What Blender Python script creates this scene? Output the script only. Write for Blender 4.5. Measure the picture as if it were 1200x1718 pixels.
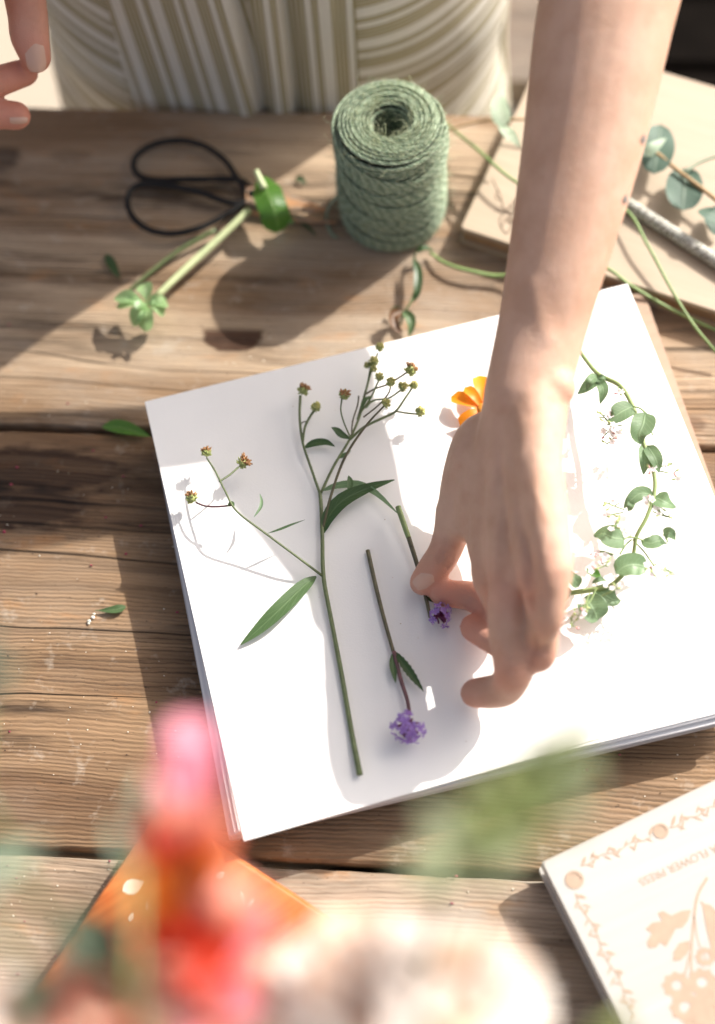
import bpy, bmesh, math, random
import numpy as np
from mathutils import Vector, Matrix, noise as mnoise
random.seed(7); rng = np.random.default_rng(7)
sc = bpy.context.scene
for o in list(bpy.data.objects): bpy.data.objects.remove(o)

# ------------------------------------------------------------------ camera, sky, sun
CAM_H = 0.78; FPX = 2260.8
def _rot():
    p, y, r = (math.radians(v) for v in (65.83, 8.0, -5.3))
    f = Vector((0, math.cos(p), -math.sin(p))); rt = Vector((1, 0, 0)); up = Vector((0, math.sin(p), math.cos(p)))
    Y = Matrix.Rotation(y, 3, 'Z'); f, rt, up = Y @ f, Y @ rt, Y @ up
    c, s = math.cos(r), math.sin(r)
    return c*rt + s*up, -s*rt + c*up, f
RT, UP, FW = _rot()
cam_d = bpy.data.cameras.new('camera'); cam = bpy.data.objects.new('camera', cam_d); sc.collection.objects.link(cam)
cam.matrix_world = Matrix.Translation((0, 0, CAM_H)) @ Matrix((RT, UP, -FW)).transposed().to_4x4()
cam_d.sensor_fit = 'VERTICAL'; cam_d.sensor_height = 36; cam_d.sensor_width = 36
cam_d.lens = 36*FPX/1718; cam_d.clip_start = 0.01; cam_d.clip_end = 500
cam_d.dof.use_dof = True; cam_d.dof.focus_distance = 0.80; cam_d.dof.aperture_fstop = 2.0
sc.camera = cam
SUN = Vector((-.92, -.86, -1.0)).normalized()           # direction the light travels
world = bpy.data.worlds.new('World'); sc.world = world; world.use_nodes = True
wn = world.node_tree.nodes; wl = world.node_tree.links; wn.clear()
sky = wn.new('ShaderNodeTexSky'); sky.sky_type = 'NISHITA'; sky.sun_disc = False
sky.sun_elevation = math.asin(-SUN.z); sky.sun_rotation = math.atan2(-SUN.x, -SUN.y)
sky.air_density = 0.7; sky.dust_density = 6.0; sky.ozone_density = 0.2
bg = wn.new('ShaderNodeBackground'); bg.inputs[1].default_value = 0.15
wo = wn.new('ShaderNodeOutputWorld'); hs = wn.new('ShaderNodeHueSaturation'); hs.inputs['Saturation'].default_value = .62; wl.new(sky.outputs[0], hs.inputs['Color']); wl.new(hs.outputs[0], bg.inputs[0]); wl.new(bg.outputs[0], wo.inputs[0])
sun_d = bpy.data.lights.new('sun', 'SUN'); sun_d.energy = 4.7; sun_d.angle = math.radians(0.53); sun_d.color = (1, .955, .89)
sun = bpy.data.objects.new('sun', sun_d); sc.collection.objects.link(sun)
sun.rotation_euler = SUN.to_track_quat('-Z', 'Y').to_euler(); sun.location = (2, 2, 3)
sc.view_settings.view_transform = 'Standard'; sc.view_settings.look = 'None'
sc.view_settings.exposure = 0.57; sc.view_settings.gamma = 1.0
sc.render.engine = 'CYCLES'

def W(px, py, z=0.0):
    """a point of the real place: where the line of sight through a spot of the photo meets height z"""
    d = FW + RT*((px-600)/FPX) - UP*((py-859)/FPX)
    return Vector((0, 0, CAM_H)) + d*((z-CAM_H)/d.z)

# ------------------------------------------------------------------ node helpers
class NT:
    def __init__(s, name):
        s.m = bpy.data.materials.new(name); s.m.use_nodes = True
        s.n = s.m.node_tree.nodes; s.l = s.m.node_tree.links; s.n.clear()
        s.out = s.n.new('ShaderNodeOutputMaterial'); s.b = s.n.new('ShaderNodeBsdfPrincipled')
        s.l.new(s.b.outputs[0], s.out.inputs[0])
    def node(s, t, **kw):
        n = s.n.new(t)
        for k, v in kw.items():
            if k.startswith('_'): setattr(n, k[1:], v)
        return n
    def put(s, sock, v):
        if isinstance(v, bpy.types.NodeSocket): s.l.new(v, sock)
        elif isinstance(v, (tuple, list)) and sock.type == 'RGBA' and len(v) == 3: sock.default_value = (*v, 1)
        else: sock.default_value = v
    def math(s, op, a, b=0.0, c=0.0, clamp=False):
        n = s.n.new('ShaderNodeMath'); n.operation = op; n.use_clamp = clamp
        for i, v in enumerate((a, b, c)): s.put(n.inputs[i], v)
        return n.outputs[0]
    def co(s, kind='Object'): return s.n.new('ShaderNodeTexCoord').outputs[kind]
    def attr(s, name, out='Fac'):
        n = s.n.new('ShaderNodeAttribute'); n.attribute_name = name; return n.outputs[out]
    def map(s, vec, scale=(1, 1, 1), loc=(0, 0, 0), rot=(0, 0, 0)):
        n = s.n.new('ShaderNodeMapping'); s.put(n.inputs[0], vec)
        n.inputs[1].default_value = loc; n.inputs[2].default_value = rot; n.inputs[3].default_value = scale
        return n.outputs[0]
    def noise(s, vec, scale=5., detail=4., rough=.55, dist=0., out=0):
        n = s.n.new('ShaderNodeTexNoise'); s.put(n.inputs['Vector'], vec)
        n.inputs['Scale'].default_value = scale; n.inputs['Detail'].default_value = detail
        n.inputs['Roughness'].default_value = rough; n.inputs['Distortion'].default_value = dist
        return n.outputs[out]
    def ramp(s, fac, stops, interp='LINEAR'):
        n = s.n.new('ShaderNodeValToRGB'); s.put(n.inputs[0], fac); e = n.color_ramp; e.interpolation = interp
        while len(e.elements) < len(stops): e.elements.new(.5)
        for i, (p, c) in enumerate(stops):
            e.elements[i].position = p
            e.elements[i].color = (c, c, c, 1) if isinstance(c, (int, float)) else (*c, 1)
        return n.outputs[0]
    def mix(s, fac, a, b, mode='MIX'):
        n = s.n.new('ShaderNodeMix'); n.data_type = 'RGBA'; n.blend_type = mode
        s.put(n.inputs[0], fac); s.put(n.inputs[6], a); s.put(n.inputs[7], b); return n.outputs[2]
    def sep(s, v):
        n = s.n.new('ShaderNodeSeparateXYZ'); s.put(n.inputs[0], v); return n.outputs
    def comb(s, x, y, z=0.):
        n = s.n.new('ShaderNodeCombineXYZ')
        for i, v in enumerate((x, y, z)): s.put(n.inputs[i], v)
        return n.outputs[0]
    def bump(s, h, dist=.001, strength=1.0, prev=None):
        n = s.n.new('ShaderNodeBump'); s.put(n.inputs['Height'], h)
        n.inputs['Distance'].default_value = dist; n.inputs['Strength'].default_value = strength
        if prev is not None: s.l.new(prev, n.inputs['Normal'])
        return n.outputs[0]
    def fin(s, col=None, rough=None, normal=None, **kw):
        if col is not None: s.put(s.b.inputs['Base Color'], col)
        if rough is not None: s.put(s.b.inputs['Roughness'], rough)
        if normal is not None: s.l.new(normal, s.b.inputs['Normal'])
        for k, v in kw.items(): s.put(s.b.inputs[k.replace('_', ' ')], v)
        return s.m
    def translucent(s, col, fac):
        t = s.n.new('ShaderNodeBsdfTranslucent'); s.put(t.inputs[0], col)
        mx = s.n.new('ShaderNodeMixShader'); mx.inputs[0].default_value = fac
        s.l.new(s.b.outputs[0], mx.inputs[1]); s.l.new(t.outputs[0], mx.inputs[2]); s.l.new(mx.outputs[0], s.out.inputs[0])
        return s.m

def simple(name, col, rough=.6, var=.15, scale=60., bump=0.0, bdist=.0005, **kw):
    t = NT(name); n = t.noise(t.co(), scale, 5)
    c = t.mix(t.ramp(n, [(.3, 0.), (.7, 1.)]), tuple(v*(1-var) for v in col), tuple(min(1, v*(1+var)) for v in col))
    nm = t.bump(n, bdist, bump) if bump else None
    return t.fin(c, rough, nm, **kw)

# ------------------------------------------------------------------ materials
def wood_mat(name, off, light, mid, dark, streak=.5, grey=.35, lines=300., cracks=1.0, dark_patches=(), fade=None):
    t = NT(name); co = t.co('Object'); x, y, z = t.sep(co)
    # gentle waviness of the grain, stronger around places where knots bend it
    wv = t.noise(t.map(co, (2.2, 5., 5.), (off, 0, 0)), 1.6, 2, .5)
    wv2 = t.noise(t.map(co, (9., 22., 9.), (off, 3, 0)), 1.3, 2, .5)
    yy = t.math('ADD', y, t.math('ADD', t.math('MULTIPLY', t.math('SUBTRACT', wv, .5), .026), t.math('MULTIPLY', t.math('SUBTRACT', wv2, .5), .0042)))
    g = t.comb(x, yy, z)
    fib = t.noise(t.map(g, (14., 900., 14.), (off, 0, 0)), 1., 3, .6)
    fib2 = t.noise(t.map(g, (6., 330., 6.), (off, 7, 0)), 1., 5, .62)
    ln = t.n.new('ShaderNodeTexWave'); ln.wave_type = 'BANDS'; ln.bands_direction = 'Y'; ln.wave_profile = 'SIN'
    t.put(ln.inputs['Vector'], t.map(g, (.5, 1, 1), (off, off, 0)))
    ln.inputs['Scale'].default_value = lines/6.283; ln.inputs['Distortion'].default_value = 3.2
    ln.inputs['Detail'].default_value = 3; ln.inputs['Detail Scale'].default_value = 1.4; ln.inputs['Detail Roughness'].default_value = .62
    band = ln.outputs['Fac']
    broad = t.noise(t.map(g, (2.4, 22., 3.), (off, 2, 0)), 1., 4, .6)
    med = t.noise(t.map(g, (7., 95., 7.), (off, 5, 0)), 1., 4, .6)
    base = t.mix(t.ramp(broad, [(.40, 0.), (.57, 1.)]), mid, light)
    base = t.mix(t.math('MULTIPLY', t.ramp(med, [(.42, 0.), (.68, 1.)]), .45), base, tuple(v*.62 for v in mid))
    gate0 = t.ramp(t.noise(t.map(g, (3.5, 30., 3.), (off, 31, 0)), 1., 3), [(.40, .08), (.60, 1.)])
    base = t.mix(t.math('MULTIPLY', t.math('MULTIPLY', t.ramp(band, [(.66, 0.), (.97, 1.)]), gate0), t.ramp(fib2, [(.34, .15), (.60, .72)])), base, dark)
    base = t.mix(t.ramp(fib, [(.3, .30), (.55, 0.)]), base, tuple(v*.55 for v in dark))
    # big dark weathered streaks
    st = t.noise(t.map(g, (3.2, 30., 3.), (off, 11, 0)), 1., 5, .70)
    base = t.mix(t.math('MULTIPLY', t.ramp(st, [(.53, 0.), (.66, 1.)]), streak), base, tuple(v*.45 for v in dark))
    # grey bloom and orange patches
    gr = t.noise(t.map(co, (5., 13., 5.), (off, 4, 0)), 1.2, 5, .7)
    base = t.mix(t.math('MULTIPLY', t.ramp(gr, [(.48, 0.), (.68, 1.)]), grey), base, (.36, .31, .25))
    orr = t.noise(t.map(co, (11., 30., 5.), (off, 9, 0)), 1.6, 4, .6)
    base = t.mix(t.math('MULTIPLY', t.ramp(orr, [(.60, 0.), (.72, 1.)]), .35), base, (.46, .21, .07))
    blot = t.noise(co, 46., 4, .7)
    base = t.mix(t.math('MULTIPLY', t.ramp(blot, [(.58, 0.), (.72, 1.)]), .48), base, (.44, .38, .31))
    pit = t.noise(t.map(co, (1, 2.2, 1)), 240., 2, .5)
    base = t.mix(t.ramp(pit, [(.70, 0.), (.76, .6)]), base, tuple(v*.35 for v in dark))
    # hairline cracks: zero crossings of very stretched noise
    cr = t.noise(t.map(g, (1.1, 26., 1.), (off, 17, 0)), 1., 2, .5)
    crd = t.math('ABSOLUTE', t.math('SUBTRACT', cr, .5))
    gate = t.ramp(t.noise(t.map(co, (3.5, 9, 3), (off, 21, 0)), 1., 2), [(.40, 0.), (.48, 1.)])
    crm = t.math('MULTIPLY', t.ramp(crd, [(.0, 1.), (.0065, 0.)]), t.math('MULTIPLY', gate, cracks))
    base = t.mix(t.math('MULTIPLY', crm, .85), base, (.02, .012, .008))
    for (sx, sy, rx, ry, cutoff, amt, colr) in dark_patches:       # dark oval patches multiplied into the wood, edges broken by noise
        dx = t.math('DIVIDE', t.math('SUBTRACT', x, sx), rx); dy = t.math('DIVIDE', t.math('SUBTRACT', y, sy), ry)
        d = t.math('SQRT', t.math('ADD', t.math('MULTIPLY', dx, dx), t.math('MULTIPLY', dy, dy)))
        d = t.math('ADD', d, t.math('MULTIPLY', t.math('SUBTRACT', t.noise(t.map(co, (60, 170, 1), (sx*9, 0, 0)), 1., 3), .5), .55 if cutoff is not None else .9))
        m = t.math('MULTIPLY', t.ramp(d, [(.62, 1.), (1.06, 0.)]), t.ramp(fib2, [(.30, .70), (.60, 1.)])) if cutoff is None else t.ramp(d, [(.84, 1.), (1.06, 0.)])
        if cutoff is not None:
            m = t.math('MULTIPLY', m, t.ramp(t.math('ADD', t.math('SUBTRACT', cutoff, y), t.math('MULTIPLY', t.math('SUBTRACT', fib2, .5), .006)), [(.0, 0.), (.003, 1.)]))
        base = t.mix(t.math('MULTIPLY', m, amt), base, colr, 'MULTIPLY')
    h = t.math('ADD', t.math('MULTIPLY', fib2, .8), t.math('MULTIPLY', band, -.38))
    h = t.math('ADD', h, t.math('MULTIPLY', fib, .30)); h = t.math('ADD', h, t.math('MULTIPLY', crm, -2.2))
    h = t.math('ADD', h, t.math('MULTIPLY', t.ramp(st, [(.56, 0.), (.68, 1.)]), -.6))
    nm = t.bump(h, .0009, .8)
    return t.fin(base, t.ramp(fib2, [(.3, .62), (.7, .82)]), nm, **{'Specular_IOR_Level': .3})

def leaf_mat(name, top, back, vein, trans=.25, mott=.2, rough=.42):
    t = NT(name); u, v, _ = t.sep(t.attr('luv', 'Vector'))
    av = t.math('ABSOLUTE', v)
    mid = t.ramp(av, [(.0, 1.), (.045, .9), (.09, 0.)])
    w = t.math('SINE', t.math('MULTIPLY', t.math('SUBTRACT', u, t.math('MULTIPLY', av, .22)), 56.))
    side = t.math('MULTIPLY', t.ramp(w, [(.90, 0.), (.99, 1.)]), .45)
    n = t.noise(t.co(), 380., 4, .6); n2 = t.noise(t.co(), 90., 3)
    c = t.mix(t.math('MULTIPLY', n2, 1.), tuple(a*(1-mott) for a in top), tuple(a*(1+mott*1.4) for a in top))
    c = t.mix(t.math('MULTIPLY', t.ramp(n, [(.55, 0.), (.75, 1.)]), .25), c, tuple(a*.55 for a in top))
    c = t.mix(t.math('MAXIMUM', mid, side), c, vein)
    geo = t.n.new('ShaderNodeNewGeometry')
    c = t.mix(geo.outputs['Backfacing'], c, back)
    nm = t.bump(t.math('ADD', t.math('MAXIMUM', mid, side), t.math('MULTIPLY', n, .4)), .0004, .7)
    t.fin(c, rough, nm); return t.translucent(tuple(min(1, a*1.9) for a in top), trans)

def petal_mat(name, base, tip, trans=.35, streak=.25):
    t = NT(name); u, v, _ = t.sep(t.attr('luv', 'Vector'))
    c = t.mix(u, base, tip)
    s = t.noise(t.comb(t.math('MULTIPLY', u, 3.), t.math('MULTIPLY', v, 14.), 0.), 1.5, 3)
    c = t.mix(t.math('MULTIPLY', t.ramp(s, [(.4, 0.), (.7, 1.)]), streak), c, tuple(a*.6 for a in base))
    t.fin(c, .5); return t.translucent(c, trans)

M = {}
M['leaf'] = leaf_mat('green leaf', (.070, .125, .045), (.11, .17, .085), (.16, .24, .11))
M['leaf_dark'] = leaf_mat('dark green leaf', (.035, .075, .022), (.06, .11, .04), (.09, .15, .06))
M['leaf_pale'] = leaf_mat('pale green leaf', (.13, .21, .105), (.17, .25, .14), (.22, .31, .18))
M['leaf_vine'] = leaf_mat('vine leaf', (.105, .170, .085), (.19, .27, .16), (.20, .29, .16), .3, .35, .55)
M['leaf_bright'] = leaf_mat('bright leaf', (.075, .19, .03), (.13, .26, .06), (.20, .34, .10), .4, rough=.3)
M['succulent'] = leaf_mat('fresh glossy leaf', (.26, .40, .18), (.28, .42, .2), (.36, .48, .28), .35, rough=.4)
M['eucalyptus'] = leaf_mat('eucalyptus leaf', (.060, .108, .076), (.10, .155, .115), (.13, .18, .13), .10, .2, .6)
M['eucalyptus_pale'] = leaf_mat('young eucalyptus leaf', (.33, .42, .31), (.30, .40, .30), (.42, .48, .38), .3)
M['leaf_dry'] = leaf_mat('dried leaf', (.11, .055, .025), (.10, .06, .03), (.15, .09, .05), .1)
M['stem'] = simple('stem green', (.105, .135, .052), .5, .25, 200)
M['stem_dark'] = simple('stem dark', (.100, .088, .045), .5, .3, 200)
M['stem_purple'] = simple('stem purple', (.13, .055, .06), .5, .3, 200)
M['stem_light'] = simple('stem light', (.20, .29, .10), .5, .15, 120)
M['stem_cut'] = simple('stem pale cut', (.50, .56, .30), .4, .12, 90)
M['stem_brown'] = simple('stem brown', (.34, .22, .10), .6, .2, 120)
M['stem_vine'] = simple('stem vine', (.22, .29, .11), .5, .15, 120)
M['bract'] = simple('seed head bract', (.33, .37, .13), .6, .35, 700)
M['floret_brown'] = simple('withered floret', (.33, .17, .07), .7, .45, 900)
M['floret_olive'] = simple('olive floret', (.50, .47, .17), .7, .35, 900)
M['verb_light'] = petal_mat('lilac petal', (.32, .17, .52), (.42, .28, .66))
M['verb_dark'] = simple('magenta flower tube', (.17, .025, .085), .6, .4, 600)
M['orange_petal'] = petal_mat('orange petal', (.75, .20, .010), (.88, .33, .012), .3)
M['orange_eye'] = simple('orange flower centre', (.55, .22, .02), .8, .4, 900)
M['white_petal'] = petal_mat('white petal', (.80, .74, .76), (.88, .84, .88), .4, .1)
M['pink_bud'] = simple('pink bud', (.62, .33, .33), .6, .2, 300)
M['bud_green'] = simple('green bud', (.34, .42, .17), .6, .2, 300)

def paper_mat(name, col):
    t = NT(name); n = t.noise(t.co(), 900., 4, .6); n2 = t.noise(t.co(), 14., 3)
    c = t.mix(t.ramp(n2, [(.35, 0.), (.65, 1.)]), col, tuple(v*.965 for v in col))
    nm = t.bump(n, .00025, .35); nm = t.bump(n2, .003, .12, nm)
    return t.fin(c, .85, nm, Specular_IOR_Level=.2)
M['paper'] = paper_mat('white paper', (.83, .815, .79))
M['card'] = paper_mat('grey white card', (.66, .65, .66))
M['blot'] = paper_mat('blotting card', (.50, .47, .46))

def ply_mat(name, c1, c2, freq=160., rot=0.0, contrast=.5, rough=.55):
    t = NT(name); co = t.map(t.co(), (1, 1, 1), (0, 0, 0), (0, 0, rot))
    g = t.noise(t.map(co, (6., freq, 6.)), 1., 4, .6); b = t.noise(t.map(co, (3., 18., 3.)), 1., 4, .6)
    sp = t.noise(t.map(co, (90., 700., 90.)), 1., 2)
    c = t.mix(t.ramp(t.math('ADD', t.math('MULTIPLY', g, .5), t.math('MULTIPLY', b, .5)), [(.35, 0.), (.65, 1.)]), c2, c1)
    c = t.mix(t.ramp(sp, [(.62, 0.), (.74, contrast)]), c, tuple(v*.66 for v in c2))
    return t.fin(c, rough, t.bump(g, .0004, .4))
M['ply'] = ply_mat('light plywood', (.42, .335, .245), (.365, .285, .20), 120., .35, .12)
M['ply_edge'] = ply_mat('plywood edge', (.36, .23, .13), (.25, .15, .08), 60., 1.2, .4)
M['press_white'] = ply_mat('limed plywood', (.43, .41, .375), (.385, .36, .325), 150., -.45, .10)
M['press_ink'] = simple('etched tan wood', (.37, .265, .19), .7, .08, 160)
M['sketch'] = simple('burnt line', (.13, .085, .05), .7, .3, 300)
M['board'] = ply_mat('press base wood', (.42, .29, .20), (.33, .21, .14), 140., -.4, .5)

def twine_mat():
    t = NT('sage jute twine'); co = t.co(); ply_ = t.attr('ply'); n = t.noise(co, 420., 5, .7); n2 = t.noise(co, 60., 3); n3 = t.noise(co, 1500., 3, .7)
    c = t.mix(t.ramp(n, [(.36, 0.), (.66, 1.)]), (.20, .30, .175), (.47, .58, .40))
    c = t.mix(t.ramp(n3, [(.55, 0.), (.72, .65)]), c, (.66, .70, .52))
    c = t.mix(t.math('MULTIPLY', t.ramp(n2, [(.4, 0.), (.65, 1.)]), .4), c, (.17, .24, .15))
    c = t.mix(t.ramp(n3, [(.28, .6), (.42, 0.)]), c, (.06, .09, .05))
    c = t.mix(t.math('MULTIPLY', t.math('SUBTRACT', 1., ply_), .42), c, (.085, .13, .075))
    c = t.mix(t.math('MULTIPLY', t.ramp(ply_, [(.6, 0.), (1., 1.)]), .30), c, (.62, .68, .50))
    return t.fin(c, .8, t.bump(n3, .0006, .9), Sheen_Weight=.25)
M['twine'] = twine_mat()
M['fuzz'] = simple('jute fibre', (.42, .46, .29), .7, .2, 300)
M['core'] = simple('spool core', (.03, .035, .022), .9)

def iron_mat():
    t = NT('blackened iron'); n = t.noise(t.co(), 160., 4)
    c = t.mix(n, (.008, .008, .009), (.035, .032, .030))
    return t.fin(c, t.ramp(n, [(.3, .32), (.7, .55)]), t.bump(n, .0004, .4), Metallic=.55)
M['iron'] = iron_mat()
def blade_mat():
    t = NT('coppery blade'); n = t.noise(t.map(t.co(), (30, 120, 30)), 1., 5, .65)
    c = t.mix(t.ramp(n, [(.38, 0.), (.62, 1.)]), (.78, .36, .13), (.36, .28, .22))
    return t.fin(c, .38, t.bump(n, .0004, .3), Metallic=.35)
M['blade'] = blade_mat()
def bark_mat():
    t = NT('speckled bark'); n = t.noise(t.map(t.co(), (1, 1, 1)), 700., 4, .7); n2 = t.noise(t.co(), 200., 4)
    c = t.mix(t.ramp(n, [(.45, 0.), (.58, 1.)]), (.16, .15, .12), (.62, .62, .56))
    c = t.mix(t.ramp(n2, [(.5, 0.), (.7, .5)]), c, (.36, .40, .33))
    return t.fin(c, .8, t.bump(n, .0007, .6))
M['bark'] = bark_mat()
def leather_mat():
    t = NT('orange stained cover'); co = t.map(t.co(), (1, 1, 1), (0, 0, 0), (0, 0, -.62))
    n = t.noise(t.map(co, (16, 260, 16)), 1., 5, .6); b = t.noise(t.co(), 30., 4)
    c = t.mix(t.ramp(n, [(.35, 0.), (.65, 1.)]), (.34, .085, .018), (.52, .155, .038))
    c = t.mix(t.ramp(b, [(.5, 0.), (.7, .6)]), c, (.54, .21, .075))
    return t.fin(c, .33, t.bump(n, .0004, .4))
M['leather'] = leather_mat()
M['leather_edge'] = simple('cover edge', (.55, .27, .12), .45, .2, 60)
M['motif'] = simple('cream leaf print', (.78, .70, .58), .6, .06, 200)

def skin_mat():
    t = NT('skin'); co = t.co(); n = t.noise(co, 38., 4, .6); n2 = t.noise(co, 950., 3, .6); red = t.attr('red')
    c = t.mix(t.ramp(n, [(.38, 0.), (.64, 1.)]), (.530, .320, .222), (.615, .395, .290))
    c = t.mix(t.math('MULTIPLY', red, .8, clamp=True), c, (.60, .225, .155))
    fr = t.noise(co, 260., 3, .5)
    c = t.mix(t.ramp(fr, [(.70, 0.), (.76, .25)]), c, (.42, .2, .11))
    cell = t.n.new('ShaderNodeTexVoronoi'); t.put(cell.inputs['Vector'], co); cell.inputs['Scale'].default_value = 1300.
    h = t.math('ADD', t.math('MULTIPLY', n2, .6), t.math('MULTIPLY', cell.outputs['Distance'], .5))
    h = t.math('ADD', h, t.math('MULTIPLY', t.noise(t.map(co, (1, 1, 1)), 150., 3, .6), .9))
    nm = t.bump(h, .00045, .75)
    t.fin(c, t.ramp(n2, [(.3, .50), (.7, .68)]), nm, Subsurface_Weight=.18, Subsurface_Scale=.003, Specular_IOR_Level=.4)
    t.b.inputs['Subsurface Radius'].default_value = (1., .35, .18)
    return t.m
M['skin'] = skin_mat()
M['nail'] = simple('fingernail', (.60, .375, .28), .3, .05, 90)
M['tattoo'] = simple('tattoo ink', (.13, .155, .165), .6, .2, 300)
def cloth_mat():
    t = NT('striped linen'); s = t.attr('stripe')
    fr = t.math('FRACT', s)
    olive, cream, tan = (.30, .25, .115), (.82, .79, .71), (.60, .54, .40)
    c = t.ramp(fr, [(.0, cream), (.13, cream), (.14, olive), (.19, olive), (.20, tan), (.235, tan), (.245, olive), (.295, olive), (.305, tan), (.34, tan), (.35, olive), (.40, olive), (.41, tan), (.445, tan), (.455, olive), (.50, olive), (.51, cream), (.66, cream), (.67, olive), (.72, olive), (.73, tan), (.76, tan), (.77, olive), (.82, olive), (.83, cream), (1., cream)])
    co = t.co(); th = t.noise(co, 1900., 2, .6); n = t.noise(co, 12., 4)
    c = t.mix(t.ramp(th, [(.35, .30), (.60, 0.)]), c, (.28, .24, .14))
    c = t.mix(t.math('MULTIPLY', n, .16), c, (.50, .45, .33))
    nm = t.bump(th, .0005, .6); nm = t.bump(t.noise(co, 30., 3), .004, .3, nm)
    t.fin(c, .85, nm, Sheen_Weight=.15); return t.translucent(c, .12)
M['cloth'] = cloth_mat()
M['hair'] = simple('brown hair', (.10, .055, .03), .5, .3, 200)
M['eye'] = simple('eye white', (.7, .68, .66), .2, .02)
M['iris'] = simple('iris', (.05, .03, .02), .2, .02)
M['lip'] = simple('lips', (.48, .17, .14), .45, .08)

# ------------------------------------------------------------------ mesh helpers
class MB:
    def __init__(s): s.v = []; s.f = []; s.uv = []; s.at = {}
    def add(s, vs, fs, uv=None):
        o = len(s.v); s.v += [tuple(p) for p in vs]; s.f += [tuple(i+o for i in f) for f in fs]
        s.uv += uv if uv is not None else [(0, 0, 0)]*len(vs); return s
    def build(s, name, mat, parent=None, smooth=True, origin=None):
        me = bpy.data.meshes.new(name); vs = np.array(s.v, float)
        if parent is not None: off = Vector(parent['_o'])
        else:
            off = Vector(origin) if origin is not None else Vector((vs[:, 0].mean(), vs[:, 1].mean(), vs[:, 2].min()))
        vs = vs - np.array(off)
        me.from_pydata(vs.tolist(), [], s.f); me.update()
        a = me.attributes.new('luv', 'FLOAT_VECTOR', 'POINT'); a.data.foreach_set('vector', np.array(s.uv, float).ravel())
        if smooth: me.polygons.foreach_set('use_smooth', [True]*len(me.polygons))
        for k, arr in s.at.items():
            b = me.attributes.new(k, 'FLOAT', 'POINT'); b.data.foreach_set('value', np.array(arr, float))
        me.materials.append(mat)
        ob = bpy.data.objects.new(name, me); sc.collection.objects.link(ob)
        if parent is not None: ob.parent = parent
        else: ob.location = off
        ob['_o'] = tuple(off); return ob
def tag(o, label=None, cat=None, group=None, kind=None):
    if label: o['label'] = label
    if cat: o['category'] = cat
    if group: o['group'] = group
    if kind: o['kind'] = kind
    return o
def thing(name, label, cat, loc, group=None):
    o = bpy.data.objects.new(name, None); sc.collection.objects.link(o); o.location = loc
    o['_o'] = tuple(loc); o.empty_display_size = .01
    return tag(o, label, cat, group)
def spline(pts, n):
    """Catmull-Rom through points (any dimension), n samples"""
    P = np.array([tuple(p) for p in pts], float)
    if len(P) == 2: t = np.linspace(0, 1, n)[:, None]; return P[0]*(1-t)+P[1]*t
    P = np.vstack([2*P[0]-P[1], P, 2*P[-1]-P[-2]]); k = len(P)-3; out = []
    for u in np.linspace(0, k, n):
        i = min(int(u), k-1); t = u-i; a, b, c, d = P[i:i+4]
        out.append(.5*((2*b)+(-a+c)*t+(2*a-5*b+4*c-d)*t*t+(-a+3*b-3*c+d)*t**3))
    return np.array(out)
def frames(P, up=None):
    T = np.gradient(P, axis=0); T /= np.linalg.norm(T, axis=1)[:, None]+1e-12
    u = np.array(up if up is not None else ((0, 0, 1) if abs(T[0, 2]) < .9 else (1, 0, 0)), float)
    N = []
    for t in T:
        u = u - t*(u@t)
        if np.linalg.norm(u) < 1e-6: u = np.cross(t, (1, .3, .2))
        u = u/np.linalg.norm(u); N.append(u)
    N = np.array(N); return T, N, np.cross(T, N)
def tube(mb, pts, r, sides=6, n=None, cap=True):
    n = n or max(2, (len(pts)-1)*5+1); P = spline(pts, n)
    R = np.interp(np.linspace(0, 1, n), np.linspace(0, 1, len(r)), r) if hasattr(r, '__len__') else np.full(n, r)
    T, N, B = frames(P); vs = []; fs = []; uv = []
    for i in range(n):
        for j in range(sides):
            a = 2*math.pi*j/sides; vs.append(P[i]+R[i]*(math.cos(a)*N[i]+math.sin(a)*B[i])); uv.append((i/(n-1), j/sides, 0))
    for i in range(n-1):
        for j in range(sides):
            k = (j+1) % sides; fs.append((i*sides+j, i*sides+k, (i+1)*sides+k, (i+1)*sides+j))
    if cap: fs += [tuple(range(sides))[::-1], tuple((n-1)*sides+j for j in range(sides))]
    mb.add(vs, fs, uv); return mb
def leaf(mb, pts, w, prof='lance', fold=.25, curl=0., n=13, m=6, up=(0, 0, 1), wav=0., twist=0., serr=0., thick=0.):
    P = spline(pts, n); T, N, B = frames(P, up); vs = []; fs = []; uv = []
    ph = random.random()*6
    for i in range(n):
        t = i/(n-1)
        if prof == 'block': k = min(1, .35+t*3., .25+(1-t)*7)
        elif prof == 'lance': k = (math.sin(math.pi*min(1, t*.97+.01)**.85))**.9
        elif prof == 'ovate': k = math.sin(math.pi*min(1, t**.62))**.8
        elif prof == 'round': k = math.sqrt(max(0, 1-(2*t-1)**2))**.95
        elif prof == 'spoon': k = max(.10, math.sin(math.pi*t**1.7)**.8) if t < 1 else 0
        elif prof == 'petal': k = .22+.78*math.sin(math.pi*.5*min(1, t*1.35))**1.2 if t < .8 else math.sqrt(max(0, 1-((t-.8)/.2)**2))*.95+.03
        else: k = math.sin(math.pi*t)
        k = max(k, .02)
        if serr and 0 < i < n-1: k *= 1+serr*(-1)**i
        a = twist*(t-.5); nn = N[i]*math.cos(a)+B[i]*math.sin(a); bb = np.cross(T[i], nn)
        for j in range(m+1):
            s = 2*j/m-1
            h = fold*abs(s)*w*k*.5 + curl*s*s*w*k*.5 + wav*w*math.sin(ph+t*11+s*2)*abs(s)
            vs.append(P[i]+bb*(s*w*k*.5)+nn*h); uv.append((t, s, 0))
    for i in range(n-1):
        for j in range(m):
            a = i*(m+1)+j; fs.append((a, a+1, a+m+2, a+m+1))
    mb.add(vs, fs, uv); return mb
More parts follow.
